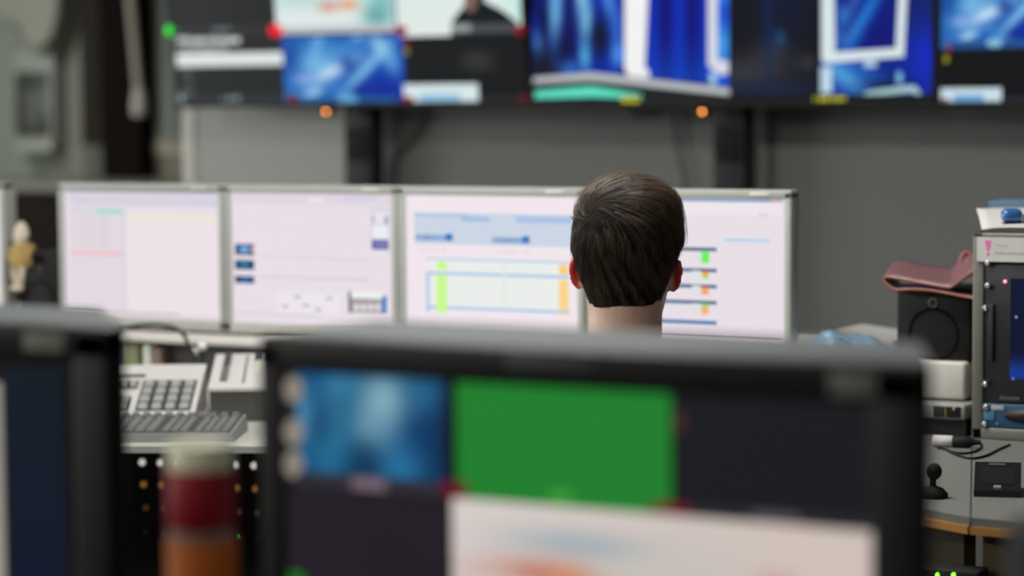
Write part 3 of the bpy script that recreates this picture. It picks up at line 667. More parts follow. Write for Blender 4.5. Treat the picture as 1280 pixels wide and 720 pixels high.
# ear tab standing up
tb = MB(); 
tp = [LP(1198, 340, .05), LP(1200, 322, .055), LP(1205, 314, .06), LP(1211, 316, .06), LP(1213, 328, .055), LP(1215, 345, .05)]
tb.ring_loft([[tuple(p) for p in curve_pts(tp)], [tuple(p+Vector((.018, .03, -.002))) for p in curve_pts(tp)]], closed=False, caps=False)
o = tb.build('raised_flap', [ML, MLE], lc); sd = o.modifiers.new('s', 'SOLIDIFY'); sd.thickness = .004; sd.material_offset_rim = 1

# blue bag and papers behind, beside monitor 4
bx0 = hit(992, 420, 1, 4.42); bg_ = thing('plastic_bag', 'crumpled blue plastic bag on shelf between end monitor and black speaker', 'bag', (-1.842+.115, 4.45, ZB))
n = 26; vs = []; 
for j in range(n+1):
    for i in range(n+1):
        u_, v_ = i/n*2-1, j/n*2-1; r2 = max(abs(u_), abs(v_)); 
        hgt = max(0, (1-r2**3))*.036*(1.0-.35*u_+.25*math.sin(7*u_+3*v_)+.18*math.sin(13*v_-5*u_))
        if -.9 < u_ < -.1: hgt *= 1.25
        vs.append((u_*.110, v_*.07, .001+max(0, hgt)))
fs = [(j*(n+1)+i, j*(n+1)+i+1, (j+1)*(n+1)+i+1, (j+1)*(n+1)+i) for j in range(n) for i in range(n)]
vs2 = [(x, y, 0) for x, y, z in vs]; N = len(vs)
bm_ = MB().add(vs, fs, 0, True); bm_.add(vs2, [f[::-1] for f in fs], 0, False)
bm_.build('bag_body', mat('blue_plastic_film', (96, 140, 168), .35, bump=.3, vary=.15, scale=20), bg_)
MB().tube([(-.05, -.03, .030), (-.06, -.035, .044), (-.02, -.035, .048), (0, -.03, .030)], .003).build('handle_loop', mat('blue_plastic_film', (0, 0, 0)), bg_)
q2 = hit(1050, 415, 1, 4.60)
ps = tag(MB().hexa([(0, 0, 0), (.14, 0, 0), (.14, .2, 0), (0, .2, 0)], [(0, 0, .044), (.14, 0, .030), (.14, .2, .030), (0, .2, .044)]).build('paper_pile', mat('paper_grey_white', (190, 188, 182), .8), loc=(-1.84, 4.56, ZB)), 'loose pile of whitish papers behind the crumpled blue bag', 'papers')

# device, black box, plug under shelf end (on the right desk)
XA = hit(1172, 500, 1, 4.28).x; XB_ = hit(1214, 500, 1, 4.28).x
dv = thing('power_supply', 'small grey metal unit with black socket panel under the cream shelf end', 'device', ((XA+XB_)/2-.045, 4.26, ZD))
zb0 = hit(1190, 524, 1, 4.26).z-ZD; zt0 = ZB-.048-ZD
m = MB(); m.bbox(-.12, 0, .03, .072, .2, zt0, .004); m.build('case', mat('device_grey', (150, 150, 146), .45), dv)
MB().box(-.12, .004, 0, .072, .19, .03).build('plinth', M_BLACKM, dv)
px_ = hit(1201, 500, 1, 4.26).x-dv.location.x
MB().bbox(px_-.052, -.003, .034, px_, .002, zt0-.004, .001).build('socket_panel', mat('panel_black', (22, 22, 22), .4), dv)
for a, b in ((1193, 493), (1193, 510)):
    h_ = hit(a, b, 1, 4.255); MB().ball((h_.x-dv.location.x, -.005, min(h_.z-ZD, zt0-.008)), .0035, 10).build('screw', M_CHROME, dv)
h_ = hit(1182, 502, 1, 4.255); MB().box(h_.x-dv.location.x-.001, -.0055, .036, h_.x-dv.location.x+.001, -.002, .052).build('brass_strip', mat('brass', (170, 150, 90), .4, .6), dv)
h_ = hit(1190, 552, 2, ZD+.01)
pl = thing('connector_plug', 'black cable connector with white sleeve lying on desk before the rack', 'plug', (h_.x, h_.y, ZD+.0105), math.radians(8))
MB().lathe([(.007, -.035), (.010, -.033), (.010, 0), (.0085, .002)], (0, 0, 0), 16, 'x').build('sleeve', M_PAPER, pl)
MB().lathe([(.0085, .001), (.0105, .003), (.0105, .03), (.006, .036), (.004, .05)], (0, 0, 0), 16, 'x').build('body', M_BLACKM, pl)
def deskcable(label, pts, r=.0022, m=M_BLACKM):
    w = [hit(x, y, 2, ZD+r) for x, y in pts]; o_ = w[0]
    return tag(MB().tube([p-o_ for p in curve_pts(w)], r, 8).build('cable', m, loc=o_), label, 'cable')
deskcable('thin black cable curling on the grey desk from plug to under rack', [(1212, 553), (1224, 552), (1226, 560), (1212, 566), (1195, 566), (1180, 561), (1172, 560)])
deskcable('thin dark cable looping from the rack foot across the grey desk', [(1262, 556), (1248, 562), (1234, 569), (1216, 573), (1200, 570), (1186, 564)])
# dark lump beside fg monitor on right desk
h_ = hit(1168, 622, 2, ZD)
ms = thing('desk_microphone', 'small black desk microphone on grey desk in front of the cables', 'microphone', (h_.x-.002, h_.y, ZD))
MB().lathe([(.022, 0), (.023, .006), (.016, .014), (.006, .018)], (0, 0, 0), 20).build('base', M_BLACKM, ms)
MB().tube([(0, 0, .015), (0, .0, .03)], .005).build('stem', M_BLACKM, ms)
MB().ball((.002, 0, .040), (.0115, .0115, .013), 16).build('foam_head', M_BLACKM, ms)
# pager in cradle
p0 = hit(1217, 621, 2, ZD); p1 = hit(1275, 624, 2, ZD); dirx = (p1-p0); wd = dirx.length; an = math.atan2(dirx.y, dirx.x)+math.radians(10)
pg = thing('handheld_device', 'black glossy handheld device in sloping cradle on grey desk', 'device', (p0.x, p0.y, ZD), an)
dpg = .10; hb = .040
MB().hexa([(0, 0, 0), (wd, 0, 0), (wd, dpg, 0), (0, dpg, 0)], [(0, 0, .010), (wd, 0, .010), (wd, dpg, hb), (0, dpg, hb)]).build('body', mat('gloss_black', (20, 20, 22), .25), pg)
zg = lambda y: .010+(hb-.010)*y/dpg
def pgp(name, a, b, c_, d_, h, m): MB().hexa([(a*wd, b*dpg, zg(b*dpg)), (c_*wd, b*dpg, zg(b*dpg)), (c_*wd, d_*dpg, zg(d_*dpg)), (a*wd, d_*dpg, zg(d_*dpg))], [(a*wd, b*dpg, zg(b*dpg)+h), (c_*wd, b*dpg, zg(b*dpg)+h), (c_*wd, d_*dpg, zg(d_*dpg)+h), (a*wd, d_*dpg, zg(d_*dpg)+h)]).build(name, m, pg)
pgp('display', .14, .22, .86, .80, .0012, mat('display_glass', (22, 24, 28), .12, coat=.6))
pgp('label_strip', .3, .86, .66, .93, .0015, mat('label_grey', (70, 72, 76), .4))
pgp('button', .42, .05, .58, .13, .003, mat('button_outline', (120, 122, 126), .4))

# equipment rack
YR = 4.25
rl = hit(1214.5, 500, 1, YR).x; rzt = hit(1240, 291, 1, YR).z
rk = thing('equipment_rack', 'grey framed equipment rack on desk with black and blue panels', 'rack', (rl, YR, ZD))
HR = rzt-ZD; WR = .52; DR = .42; fw = hit(1229, 420, 1, YR).x-rl; fb = hit(1250, 535.5, 1, YR).z-ZD; ft = hit(1250, 298, 1, YR).z-ZD
m = MB(); m.bbox(0, 0, 0, fw, DR, HR, .003); m.bbox(WR-fw, 0, 0, WR, DR, HR, .003); m.bbox(0, 0, 0, WR, DR, fb, .003); m.bbox(0, 0, ft, WR, DR, HR, .003)
m.build('frame', M_RACK, rk)
MB().box(fw, DR-.01, fb, WR-fw, DR, ft).build('back', M_BLACKM, rk)
def rx(px, py): return hit(px, py, 1, YR).x-rl
def rz_(px, py): return hit(px, py, 1, YR).z-ZD
# top display unit
zt1, zb1 = rz_(1250, 330), rz_(1250, 505)
un = MB().bbox(fw, .004, zb1+.001, WR-fw, .25, zt1, .002).build('display_unit', mat('unit_black', (20, 20, 21), .4), rk)
p = Pic(YR, (rl, YR, ZD)); a, b = rx(1262, 400), rz_(1265, 478); c_, d_ = WR-fw-.03, rz_(1265, 350)
p.grid(1262, 350, 1402, 478, 12, 20, blobs((10, 17, 40), [(.1, .93, .9, .12, 0, (22, 55, 140), 1), (.5, .2, .5, .3, 0, (14, 28, 66), .8)])); p.rect(1268, 395, 1271, 398, (120, 150, 190)); p.rect(1264, 472, 1267, 475, (90, 130, 190))
p.mb.build('display', M_SCREEN, un, loc=(0, .0035, 0))
MB().ball((rx(1256, 352), .002, rz_(1256, 352)), .0032, 12).build('pink_lamp', mat('pink_led', (240, 170, 200), .3, emit=(245, 150, 200), es=1.2), un)
MB().bbox(rx(1236, 352), -.001, rz_(1236, 452), rx(1242, 352), .006, rz_(1236, 380), .001).build('grip', mat('grip_dark', (34, 34, 35), .5), un)
m = MB(); rr = random.Random(5); x_ = rx(1249, 498)
while x_ < rx(1272, 498): m.box(x_, .003, rz_(1260, 500), x_+.003, .0042, rz_(1260, 496)); x_ += rr.uniform(.0038, .005)
m.build('lettering', mat('letter_grey', (95, 95, 98), .5), un)
MB().bbox(fw+.02, .002, rz_(1250, 329), WR-fw, .2, ft-.001, .001).build('blank_strip', mat('strip_grey', (60, 60, 62), .5), rk)
bu = MB().bbox(fw, .001, fb+.001, WR-fw, .25, zb1, .002).build('blue_unit', mat('unit_blue', (22, 72, 104), .4), rk)
MB().bbox(rx(1239, 509), -.001, rz_(1247, 513), rx(1255, 509), .003, rz_(1247, 507), .0005).build('label', mat('label_pale', (165, 165, 170), .5), bu)
MB().bbox(rx(1230, 519), -.001, rz_(1236, 525), rx(1243, 519), .003, rz_(1236, 514), .0005).build('badge', mat('badge_blue', (70, 120, 150), .5), bu)
cxx, czz = rx(1284, 520), (rz_(1284, 510)+rz_(1284, 531))/2
MB().lathe([(.001, -.0012), (.0345, -.001), (.036, .002)], (0, 0, 0), 32, 'y').build('cut_out', mat('cutout_black', (12, 12, 13), .5), bu).scale = (1, 1, 1)
co = bu.children[-1] if bu.children else None
for ch in COL.objects:
    if ch.parent == bu and ch.name.startswith('cut_out'): ch.location = (cxx+.01, 0, czz); ch.scale = (1.5, 1, .40)
MB().ball((rx(1247, 530), -.0, rz_(1247, 530)), .0022, 10).build('indicator', mat('ind_grey', (120, 140, 150), .3), bu)
for x, y in ((1235, 329), (1235, 357), (1232, 385), (1232, 480), (1233, 509), (1231, 530)):
    MB().lathe([(.0058, .004), (.0058, -.001), (.0045, -.0045), (.002, -.0055), (.0008, -.004)], (rx(x, y), 0, rz_(x, y)), 16, 'y').build('screw', M_CHROME, rk)
# paper notice taped to the front of the rack
nt_ = thing('paper_notice', 'white paper notice with pink exclamation mark taped on the rack front', 'notice', (rx(1222, 312)+rl, YR-.003, ZD+rz_(1250, 327)))
hN = rz_(1250, 298)-rz_(1250, 327)+.002; wN = .30
MB().box(0, -.001, 0, wN, .0022, hN).build('sheet', M_PAPER, nt_)
MPK = mat('pink_ink', (222, 116, 176), .6)
ex = rx(1236, 312)+rl-nt_.location.x
zA = rz_(1236, 300)+ZD-nt_.location.z; zB_ = rz_(1236, 312.5)+ZD-nt_.location.z; zC = rz_(1236, 315.5)+ZD-nt_.location.z; zD_ = rz_(1236, 318.6)+ZD-nt_.location.z
m = MB(); m.prism([(ex-.0028, zB_), (ex+.0028, zB_), (ex+.0058, zA), (ex-.0058, zA)], -.0016, -.0009)
m.prism([(ex+.0032*math.cos(2*PI*k/14), (zC+zD_)/2+.0024*math.sin(2*PI*k/14)) for k in range(14)], -.0016, -.0009); m.build('exclamation_mark', MPK, nt_)
m = MB(); rr = random.Random(9)
for zz, x0_, x1_ in ((hN*.66, .036, .052), (hN*.60, .046, .056), (hN*.36, .032, .28), (hN*.30, .034, .26)):
    x_ = x0_
    while x_ < x1_: 
        w_ = rr.uniform(.0012, .003); m.box(x_, -.0015, zz, x_+w_, -.0009, zz+rr.uniform(.002, .004)); x_ += w_+rr.uniform(.001, .004)
m.build('small_print', mat('ink_faint', (180, 178, 180), .7), nt_)
# folder and papers on top
zr = ZD+HR
pz = lambda px, py: hit(px, py, 1, YR)
RS = .40; cr, sr = math.cos(RS), math.sin(RS)
zfo = pz(1250, 251).z; fq = hit(1222, 255, 1, YR+.20)
hF = hit(1250, 251, 1, YR+.26).z-zr
tag(MB().bbox(0, .262, 0, .24, .37, hF, .002).build('ring_folder', mat('blue_card', (78, 108, 134), .6), loc=(fq.x, YR+.0, zr), rot=(0, 0, 0)), 'pale blue folder under white papers on top of equipment rack', 'folder')
pp = thing('paper_stack', 'stack of white papers with curled corner on top of equipment rack', 'papers', (rl+.020, YR+.002, zr), RS)
slope = (hit(1250, 259, 1, YR+.17).z-zr-.008)/.175
def sheet(z0, x0, y0, rot, curl, L=.26, Dd=.165):
    nx_, ny_ = 16, 8; vs = []
    for j in range(ny_+1):
        for i in range(nx_+1):
            x = L*i/nx_; y = Dd*j/ny_
            z = z0 + y*slope - curl*max(0, 1-x/.05)**2*.6 - .0015*math.sin(x*22)+.001
            vs.append((x*math.cos(rot)-y*math.sin(rot)+x0, x*math.sin(rot)+y*math.cos(rot)+y0, max(z, z0*.4)))
    fs = [(j*(nx_+1)+i, j*(nx_+1)+i+1, (j+1)*(nx_+1)+i+1, (j+1)*(nx_+1)+i) for j in range(ny_) for i in range(nx_)]
    o = MB().add(vs, fs, 0, True).build('sheet', M_PAPER, pp); sd = o.modifiers.new('s', 'SOLIDIFY'); sd.thickness = .0018; sd.offset = -1; return o
for k, (a, y_, b, c_) in enumerate(((.0, .0, .0, .0), (.003, .003, .02, -.0), (-.004, -.002, -.03, .008))): sheet(.004+.0030*k, a, y_, b, c_)
# blue glossy trinket
bq = hit(1265, 283, 1, YR+.05)
bt = thing('trinket_tin', 'small glossy blue tin on white papers above the pink mark notice', 'tin', (bq.x, YR+.05, bq.z+.001), .5)
MB().bbox(-.018, -.008, .0, .018, .016, .006, .003).build('base', mat('navy_gloss', (24, 34, 60), .2), bt)
MB().bbox(-.019, -.009, .006, .019, .019, .031, .011, seg=4).build('lid', mat('blue_gloss', (50, 100, 160), .15, coat=.8, vary=.3, scale=60), bt)
MB().bbox(.020, -.004, .0, .028, .012, .022, .004).build('clasp', mat('teal_gloss', (90, 150, 170), .2), bt)

# two tiny green lamps low on the desk front (right wing)
gl = thing('lamp_unit', 'dark box with two tiny green lamps below wooden desk edge', 'device', (hit(1181, 722, 1, 3.40).x, 3.40, 0))
gz = hit(1181, 722, 1, 3.40).z
MB().bbox(-.05, 0, 0, .05, .05, gz+.012, .004).build('case', M_BLACKM, gl)
for x in (1171, 1191):
    h_ = hit(x, 719, 1, 3.395); MB().ball((h_.x-gl.location.x, -.002, h_.z), .0022, 10).build('green_lamp', mat('green_led', (90, 240, 30), .3, emit=(90, 255, 30), es=14), gl)

# ------------------------------------------------------------------ near row: black displays on the near bench
YN = 1.96; ZN = .70
nb = thing('near_bench', 'near grey bench carrying the two big black displays', 'bench', (-1.3, 1.9, 0))
MB().bbox(-1.6, -.3, ZN-.03, 1.4, .5, ZN, .004).build('worktop', mat('bench_grey', (70, 70, 70), .6), nb)
for x in (-1.55, -.1, 1.36):
    MB().box(x-.015, -.25, 0, x+.015, .45, ZN-.03).build('side_panel', M_BLACKM, nb)
def bigdisplay(xa, xb, label, paint, zt, badge, logo, i=.06):
    xm = (xa+xb)/2; hw = (xb-xa)/2; T = zt-ZN
    t = thing('studio_display', label, 'display', (xm, YN, ZN))
    e = .028; er = .045; et = .034; eb = .05
    m = MB(); m.bbox(-hw, -.004, T-et, hw, .03, T, .005); m.bbox(-hw, -.004, .02, hw, .03, .02+eb, .005); m.bbox(-hw, -.004, .022, -hw+e, .03, T-.002, .005); m.bbox(hw-er, -.004, .022, hw, .03, T-.002, .005)
    m.build('bezel', M_BLACK, t)
    D = .16
    fr_ = [(-hw+.002, .028, .022), (hw-.002, .028, .022), (hw-.002, .028, T-.001), (-hw+.002, .028, T-.001)]
    bk_ = [(-hw+i, D, .07), (hw-i, D, .07), (hw-i, D, T+.004), (-hw+i*.6, D, T+.004)]
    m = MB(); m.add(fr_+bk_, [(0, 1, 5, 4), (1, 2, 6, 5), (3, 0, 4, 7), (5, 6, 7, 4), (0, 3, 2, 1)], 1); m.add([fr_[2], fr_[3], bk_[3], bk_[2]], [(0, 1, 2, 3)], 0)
    m.build('back_housing', [M_HOUSLIT, M_HOUSB], t)
    m = MB(); m.bbox(-.05, .10, .0, .05, .16, .10, .004); m.bbox(-.16, .0, 0, .16, .24, .012, .004); m.build('stand', M_BLACK, t)
    p = Pic(YN, (xm, YN, ZN)); p.raw(-hw+e, .02+eb, hw-er, T-et, (16, 16, 18)); paint(p); p.build(t, 'screen', 0)
    if badge:
        a, b = p.ext(*badge)[0::2]; z0_, z1_ = p.ext(*badge)[1::2]
        MB().bbox(a, -.006, z0_, b, -.003, z1_, .001).build('sticker', mat('sticker_grey', (96, 100, 88), .6), t)
    if logo:
        a, b = p.ext(*logo)[0::2]; z0_, z1_ = p.ext(*logo)[1::2]
        MB().bbox(a, -.0055, z0_, b, -.003, z1_, .001).build('maker_plate', mat('plate_grey', (64, 70, 68), .4), t)
    return t
def pbig(p):
    p.rect(356, 462, 378, 604, (40, 36, 38))
    p.grid(372, 464, 556, 604, 44, 34, blobs(lambda u, v: mixc((20, 80, 125), (14, 56, 96), u), [
        (.02, .45, .14, .2, 0, (90, 150, 185), .9), (.3, .15, .12, .16, 0, (55, 125, 160), .9), (.6, .28, .16, .28, 0, (140, 180, 190), 1), (.5, .5, .2, .2, 0, (110, 155, 175), .9),
        (.22, .7, .12, .3, 0, (40, 120, 155), .8), (.9, .2, .14, .2, 0, (45, 110, 150), .9), (.85, .55, .15, .2, 0, (12, 55, 100), .9), (.7, .85, .14, .2, 0, (40, 115, 160), .9),
        (.45, .85, .1, .2, 0, (16, 50, 80), .9), (.15, .5, .08, .2, 0, (10, 50, 85), .6), (.98, .5, .08, .5, 0, (12, 40, 70), .6), (.35, .4, .06, .3, 0, (30, 95, 130), .6)]))
    for y_ in (487, 540, 580): p.disc(367, y_, 12, (138, 131, 118), 17)
    p.rect(358, 470, 376, 600, (98, 92, 84)) if False else None
    p.rect(372, 596, 556, 616, (46, 44, 52)); p.rect(440, 598, 482, 612, (120, 100, 112))
    p.rect(362, 620, 560, 900, (36, 29, 38))
    p.rect(571, 485, 839, 636, (32, 126, 46)); p.disc(701, 621, 16, (70, 160, 60), 6)
    p.rect(843, 500, 1098, 655, (26, 27, 31)); p.rect(843, 640, 1098, 652, (44, 42, 46)); p.rect(940, 642, 1000, 652, (92, 84, 88)); p.disc(849, 527, 5, (84, 40, 40), 14)
    sc = blobs(lambda u, v: mixc((214, 204, 200), (206, 190, 182), u), [(.32, .16, .18, .06, 0, (160, 172, 178), 1), (.2, .3, .12, .05, 0, (190, 90, 70), 1), (.29, .31, .05, .05, 0, (215, 130, 90), 1), (.77, .32, .05, .08, 0, (178, 90, 84), 1), (.6, .25, .15, .2, 0, (200, 190, 184), .8), (.1, .35, .1, .1, 0, (200, 190, 184), .8), (.45, .4, .2, .1, 0, (150, 175, 160), .7)])
    p.grid(567, 644, 1102, 940, 60, 40, sc)
    p.rect(552, 602, 584, 622, (96, 14, 34)); p.rect(815, 630, 862, 642, (110, 10, 30))
    p.rect(362, 715, 380, 735, (30, 110, 30))
def pleft(p):
    p.rect(-400, 466, 6, 900, (156, 150, 138)); p.rect(6, 462, 14, 900, (24, 30, 36))
    p.grid(10, 462, 81, 860, 6, 16, lambda u, v: mixc((14, 26, 36), (12, 18, 44), v))
zt = 1.141
xa = hit(326, 560, 1, YN).x; xb = hit(1153, 500, 1, YN).x
bigdisplay(xa, xb, 'big black display with green picture, blue picture and white picture tiles', pbig, zt, (1040, 463, 1098, 496), (636, 443, 745, 462))
xb2 = hit(136, 450, 1, YN).x
bigdisplay(xb2-(xb-xa), xb2, 'big black display showing dark navy tile, cut off beside red container', pleft, zt, (34, 416, 84, 440), None, .14)
# container with cream lid, red label, orange base, on a small black box
h_ = hit(250, 562, 1, 1.80); zc = h_.z
bxs = thing('black_box', 'plain black equipment box on bench under the red container', 'box', (h_.x, 1.80, ZN))
MB().bbox(-.055, -.06, .004, .055, .06, .15, .004).build('case', M_BLACKM, bxs)
for a in (-1, 1):
    for b in (-1, 1): MB().lathe([(.008, 0), (.008, .005)], (a*.042, b*.045, 0), 12).build('foot', M_BLACKM, bxs)
ct = thing('container', 'round container with cream lid, red middle and orange lower body', 'container', (h_.x, 1.80, ZN+.15))
T = zc-ZN-.15; R_ = .0305
def cz_(y): return hit(250, y, 1, 1.80-R_).z-ZN-.15
MB().lathe([(R_*.4, cz_(560)+.001), (R_*.86, cz_(560)), (R_*.93, cz_(562)), (R_*.95, cz_(592))], (0, 0, 0), 36).build('lid', mat('cream_lid', (198, 196, 164), .5), ct)
MB().lathe([(R_*.95, cz_(592)), (R_, cz_(594)), (R_, cz_(666)), (R_*.97, cz_(668))], (0, 0, 0), 36).build('red_sleeve', mat('red_wrap', (124, 2, 20), .6, spec=.25), ct)
MB().lathe([(R_*.97, cz_(668)), (R_*.97, cz_(680))], (0, 0, 0), 36).build('grey_band', mat('band_grey', (110, 96, 92), .4), ct)
MB().lathe([(R_*.5, 0), (R_, .002), (R_*1.03, .01), (R_*1.03, cz_(681)), (R_*.97, cz_(680))], (0, 0, 0), 36).build('orange_body', mat('orange_wrap', (150, 74, 8), .65, spec=.2), ct)
# small dark speaker at lower right
h_ = hit(1250, 640, 1, YN-.05)
sb = thing('desk_speaker', 'small dark bench speaker partly in view beside the big display', 'speaker', (h_.x+.075, YN-.05, ZN))
MB().bbox(-.075, 0, 0, .075, .16, h_.z-ZN, .018, seg=4).build('cabinet', mat('speaker_dark', (40, 42, 46), .5), sb)
MB().lathe([(.055, -.001), (.055, -.005), (.045, -.004), (.015, .006), (.001, .004)], (0, 0, .12), 24, 'y').build('cone', M_BLACKM, sb)
#@@PERSON
# ------------------------------------------------------------------ the person
HC = P(783, 328, 3.85); RZH = math.radians(21)
man = thing('person', 'person with short dark brown hair seated facing the silver monitors, seen from behind', 'person', (HC.x, HC.y, 0), RZH)
hz = HC.z
TAB = np.array([  # z, half width, y back, y front
 [-.119, .004, .060, .070], [-.115, .022, .045, .084], [-.100, .046, -.050, .092], [-.080, .056, -.064, .093], [-.060, .061, -.071, .094], [-.040, .065, -.080, .094],
 [-.020, .069, -.084, .093], [0, .073, -.091, .092], [.02, .0755, -.096, .092], [.04, .0765, -.098, .094], [.06, .075, -.096, .093], [.08, .069, -.086, .084],
 [.095, .058, -.071, .070], [.108, .041, -.050, .050], [.115, .025, -.030, .031], [.119, .003, -.004, .004]])
def ringp(z):
    return [np.interp(z, TAB[:, 0], TAB[:, k]) for k in (1, 2, 3)]
def headloft(zs, off=lambda a, z: 0, n=72, face=True):
    rings = []
    for z in zs:
        a, yb, yf = ringp(z); yc = (yb+yf)/2; b_ = (yf-yb)/2; ring = []
        for k in range(n):
            t = 2*PI*k/n; c_, s_ = math.cos(t), math.sin(t); e = 2/2.25
            x = a*math.copysign(abs(c_)**e, c_); y = yc+b_*math.copysign(abs(s_)**e, s_)
            if face and s_ > 0:
                g = lambda cx, cz, sx, sz: math.exp(-((x-cx)/sx)**2-((z-cz)/sz)**2)
                y += .024*g(0, -.040, .011, .016)+.010*g(0, -.015, .009, .022)+.006*g(0, -.075, .024, .008)+.006*g(0, -.105, .022, .012)
                y += .005*g(0, .018, .05, .010)-.009*g(-.031, -.004, .015, .012)-.009*g(.031, -.004, .015, .012)-.003*g(0, -.067, .02, .003)
            o_ = off(t, z); l_ = math.hypot(c_, s_)
            ring.append((x+c_*o_, y+s_*o_, z))
        rings.append(ring)
    return rings
Rroll = Matrix.Rotation(math.radians(1.5), 4, 'Y')
def HW(p):   # head local -> person local
    q = Rroll @ Vector(p); return Vector((q.x, q.y, q.z+hz))
zs = [-.119, -.117, -.112, -.106]+[-.1+.0055*i for i in range(38)]+[.1085, .112, .1155, .118, .119]
bd = MB()
bd.ring_loft([[tuple(HW(p)) for p in r_] for r_ in headloft(zs)])
# ears
def ear(sx):
    rings = []
    for i in range(9):      # thickness direction lofted outline
        pass
    out = []
    for k in range(20):
        t = 2*PI*k/20; out.append((.0145*math.cos(t)*(1+.12*math.sin(t)), .0245*math.sin(t)))
    R1_ = []
    for (sc, th) in ((.15, -.002), (.72, -.003), (.95, -.001), (1.0, .003), (.93, .0065), (.72, .005), (.5, .001), (.15, .001)):
        ring = []
        for (u_, v_) in out:
            # ear plane: u = backwards, v = up, th = outward
            uu, vv = u_*sc, v_*sc
            ang = math.radians(34)
            x = sx*(.0690+th*math.cos(ang)+(uu+.0145)*math.sin(ang)); y = -.002-(uu)*math.cos(ang)+th*math.sin(ang)
            ring.append(tuple(HW((x, y, -.0165+vv+uu*.25))))
        R1_.append(ring)
    bd.ring_loft(R1_)
    bd.ball(tuple(HW((sx*.0735, -.002, -.037))), (.0055, .007, .008), 12)
ear(-1); ear(1)
# neck, trunk, arms, legs
bd.tube([(0, -.012, hz-.05), (0, -.020, hz-.09), (0, -.035, hz-.13), (0, -.06, hz-.18), (0, -.08, hz-.24)], [.058, .057, .058, .068, .09], 24)
def loft_el(mb, rows, n=28):
    mb.ring_loft([[(cx_+a*math.cos(2*PI*k/n), cy_+b_*math.sin(2*PI*k/n), z) for k in range(n)] for (z, cx_, cy_, a, b_) in rows])
TR = [(.47, 0, -.24, .12, .10), (.50, 0, -.24, .165, .125), (.58, 0, -.23, .165, .12), (.68, 0, -.20, .145, .105), (.78, 0, -.16, .155, .112), (.86, 0, -.125, .165, .115), (hz-.205, 0, -.095, .165, .10), (hz-.175, 0, -.075, .12, .075), (hz-.155, 0, -.065, .07, .06)]
loft_el(bd, TR)
arms = {}
for sx in (-1, 1):
    sh = Vector((sx*.175, -.085, hz-.205)); el = Vector((sx*.25, .03, .815)); wr = Vector((sx*.15, .245, .795)); arms[sx] = (sh, el, wr)
    bd.tube([Vector((sx*.09, -.085, hz-.20)), sh, sh.lerp(el, .5), el, el.lerp(wr, .3), wr.lerp(el, .15), wr], [.055, .053, .044, .037, .038, .027, .024], 16)
    fdv = Vector((-sx*.30, .95, -.06)).normalized(); sd_ = Vector((fdv.y, -fdv.x, 0)).normalized()
    pc_ = wr+fdv*.05+Vector((0, 0, -.008))
    # palm
    rg = []
    for t, w_, h_ in ((-.05, .021, .016), (-.02, .034, .014), (.02, .040, .013), (.045, .038, .011)):
        rg.append([tuple(pc_+fdv*t+sd_*w_*math.cos(2*PI*k/16)+Vector((0, 0, h_*math.sin(2*PI*k/16)))) for k in range(16)])
    bd.ring_loft(rg)
    for k, (o_, L_) in enumerate(((-.030, .062), (-.010, .072), (.010, .068), (.029, .054))):
        b0 = pc_+fdv*.035+sd_*o_*sx*-1; d0 = (fdv+sd_*o_*-sx*2.2).normalized()
        pts = [b0, b0+d0*L_*.45+Vector((0, 0, .006)), b0+d0*L_*.75+Vector((0, 0, -.002)), b0+d0*L_*.98+Vector((0, 0, -.012))]
        bd.tube(pts, [.0095, .0088, .008, .0068], 10); bd.ball(tuple(pts[-1]), .0068, 10)
    b0 = pc_-fdv*.02-sd_*sx*.03; d0 = (fdv*.7-sd_*sx*.75).normalized()
    pts = [b0, b0+d0*.03, b0+d0*.03+(d0+fdv*.5).normalized()*.028+Vector((0, 0, -.006))]
    bd.tube(pts, [.013, .0105, .0085], 10); bd.ball(tuple(pts[-1]), .0085, 10)
    hp = Vector((sx*.09, -.22, .535)); kn = Vector((sx*.13, .20, .54)); an_ = Vector((sx*.12, .16, .10))
    bd.tube([hp, hp.lerp(kn, .5), kn, kn.lerp(an_, .3), kn.lerp(an_, .85), an_], [.088, .075, .055, .052, .035, .036], 18)
    bd.tube([an_+Vector((0, -.03, -.05)), an_+Vector((0, .04, -.055)), an_+Vector((sx*.01, .14, -.068))], [.032, .036, .024], 14)
# skin
def skin_mat():
    m = mat('skin', (236, 196, 172), .5, sss=.25, vary=.05, scale=40); return m
MSK = skin_mat()
nt = MSK.node_tree; bs = nt.nodes['Principled BSDF']; tcn = [n_ for n_ in nt.nodes if n_.type == 'TEX_COORD'][0]
sep = nt.nodes.new('ShaderNodeSeparateXYZ'); nt.links.new(tcn.outputs['Object'], sep.inputs[0])
ab = nt.nodes.new('ShaderNodeMath'); ab.operation = 'ABSOLUTE'; nt.links.new(sep.outputs[0], ab.inputs[0])
r1 = nt.nodes.new('ShaderNodeMapRange'); r1.inputs[1].default_value = .071; r1.inputs[2].default_value = .077; nt.links.new(ab.outputs[0], r1.inputs[0])
r2 = nt.nodes.new('ShaderNodeMath'); r2.operation = 'GREATER_THAN'; r2.inputs[1].default_value = hz-.08; nt.links.new(sep.outputs[2], r2.inputs[0])
mu = nt.nodes.new('ShaderNodeMath'); mu.operation = 'MULTIPLY'; nt.links.new(r1.outputs[0], mu.inputs[0]); nt.links.new(r2.outputs[0], mu.inputs[1])
mxe = nt.nodes.new('ShaderNodeMix'); mxe.data_type = 'RGBA'; old = bs.inputs['Base Color'].links[0].from_socket
nt.links.new(mu.outputs[0], mxe.inputs[0]); nt.links.new(old, mxe.inputs[6]); mxe.inputs[7].default_value = lin((225, 92, 78)); nt.links.new(mxe.outputs[2], bs.inputs['Base Color'])  # redder ear skin, with light shining through the ears painted in
body = bd.build('body', MSK, man)
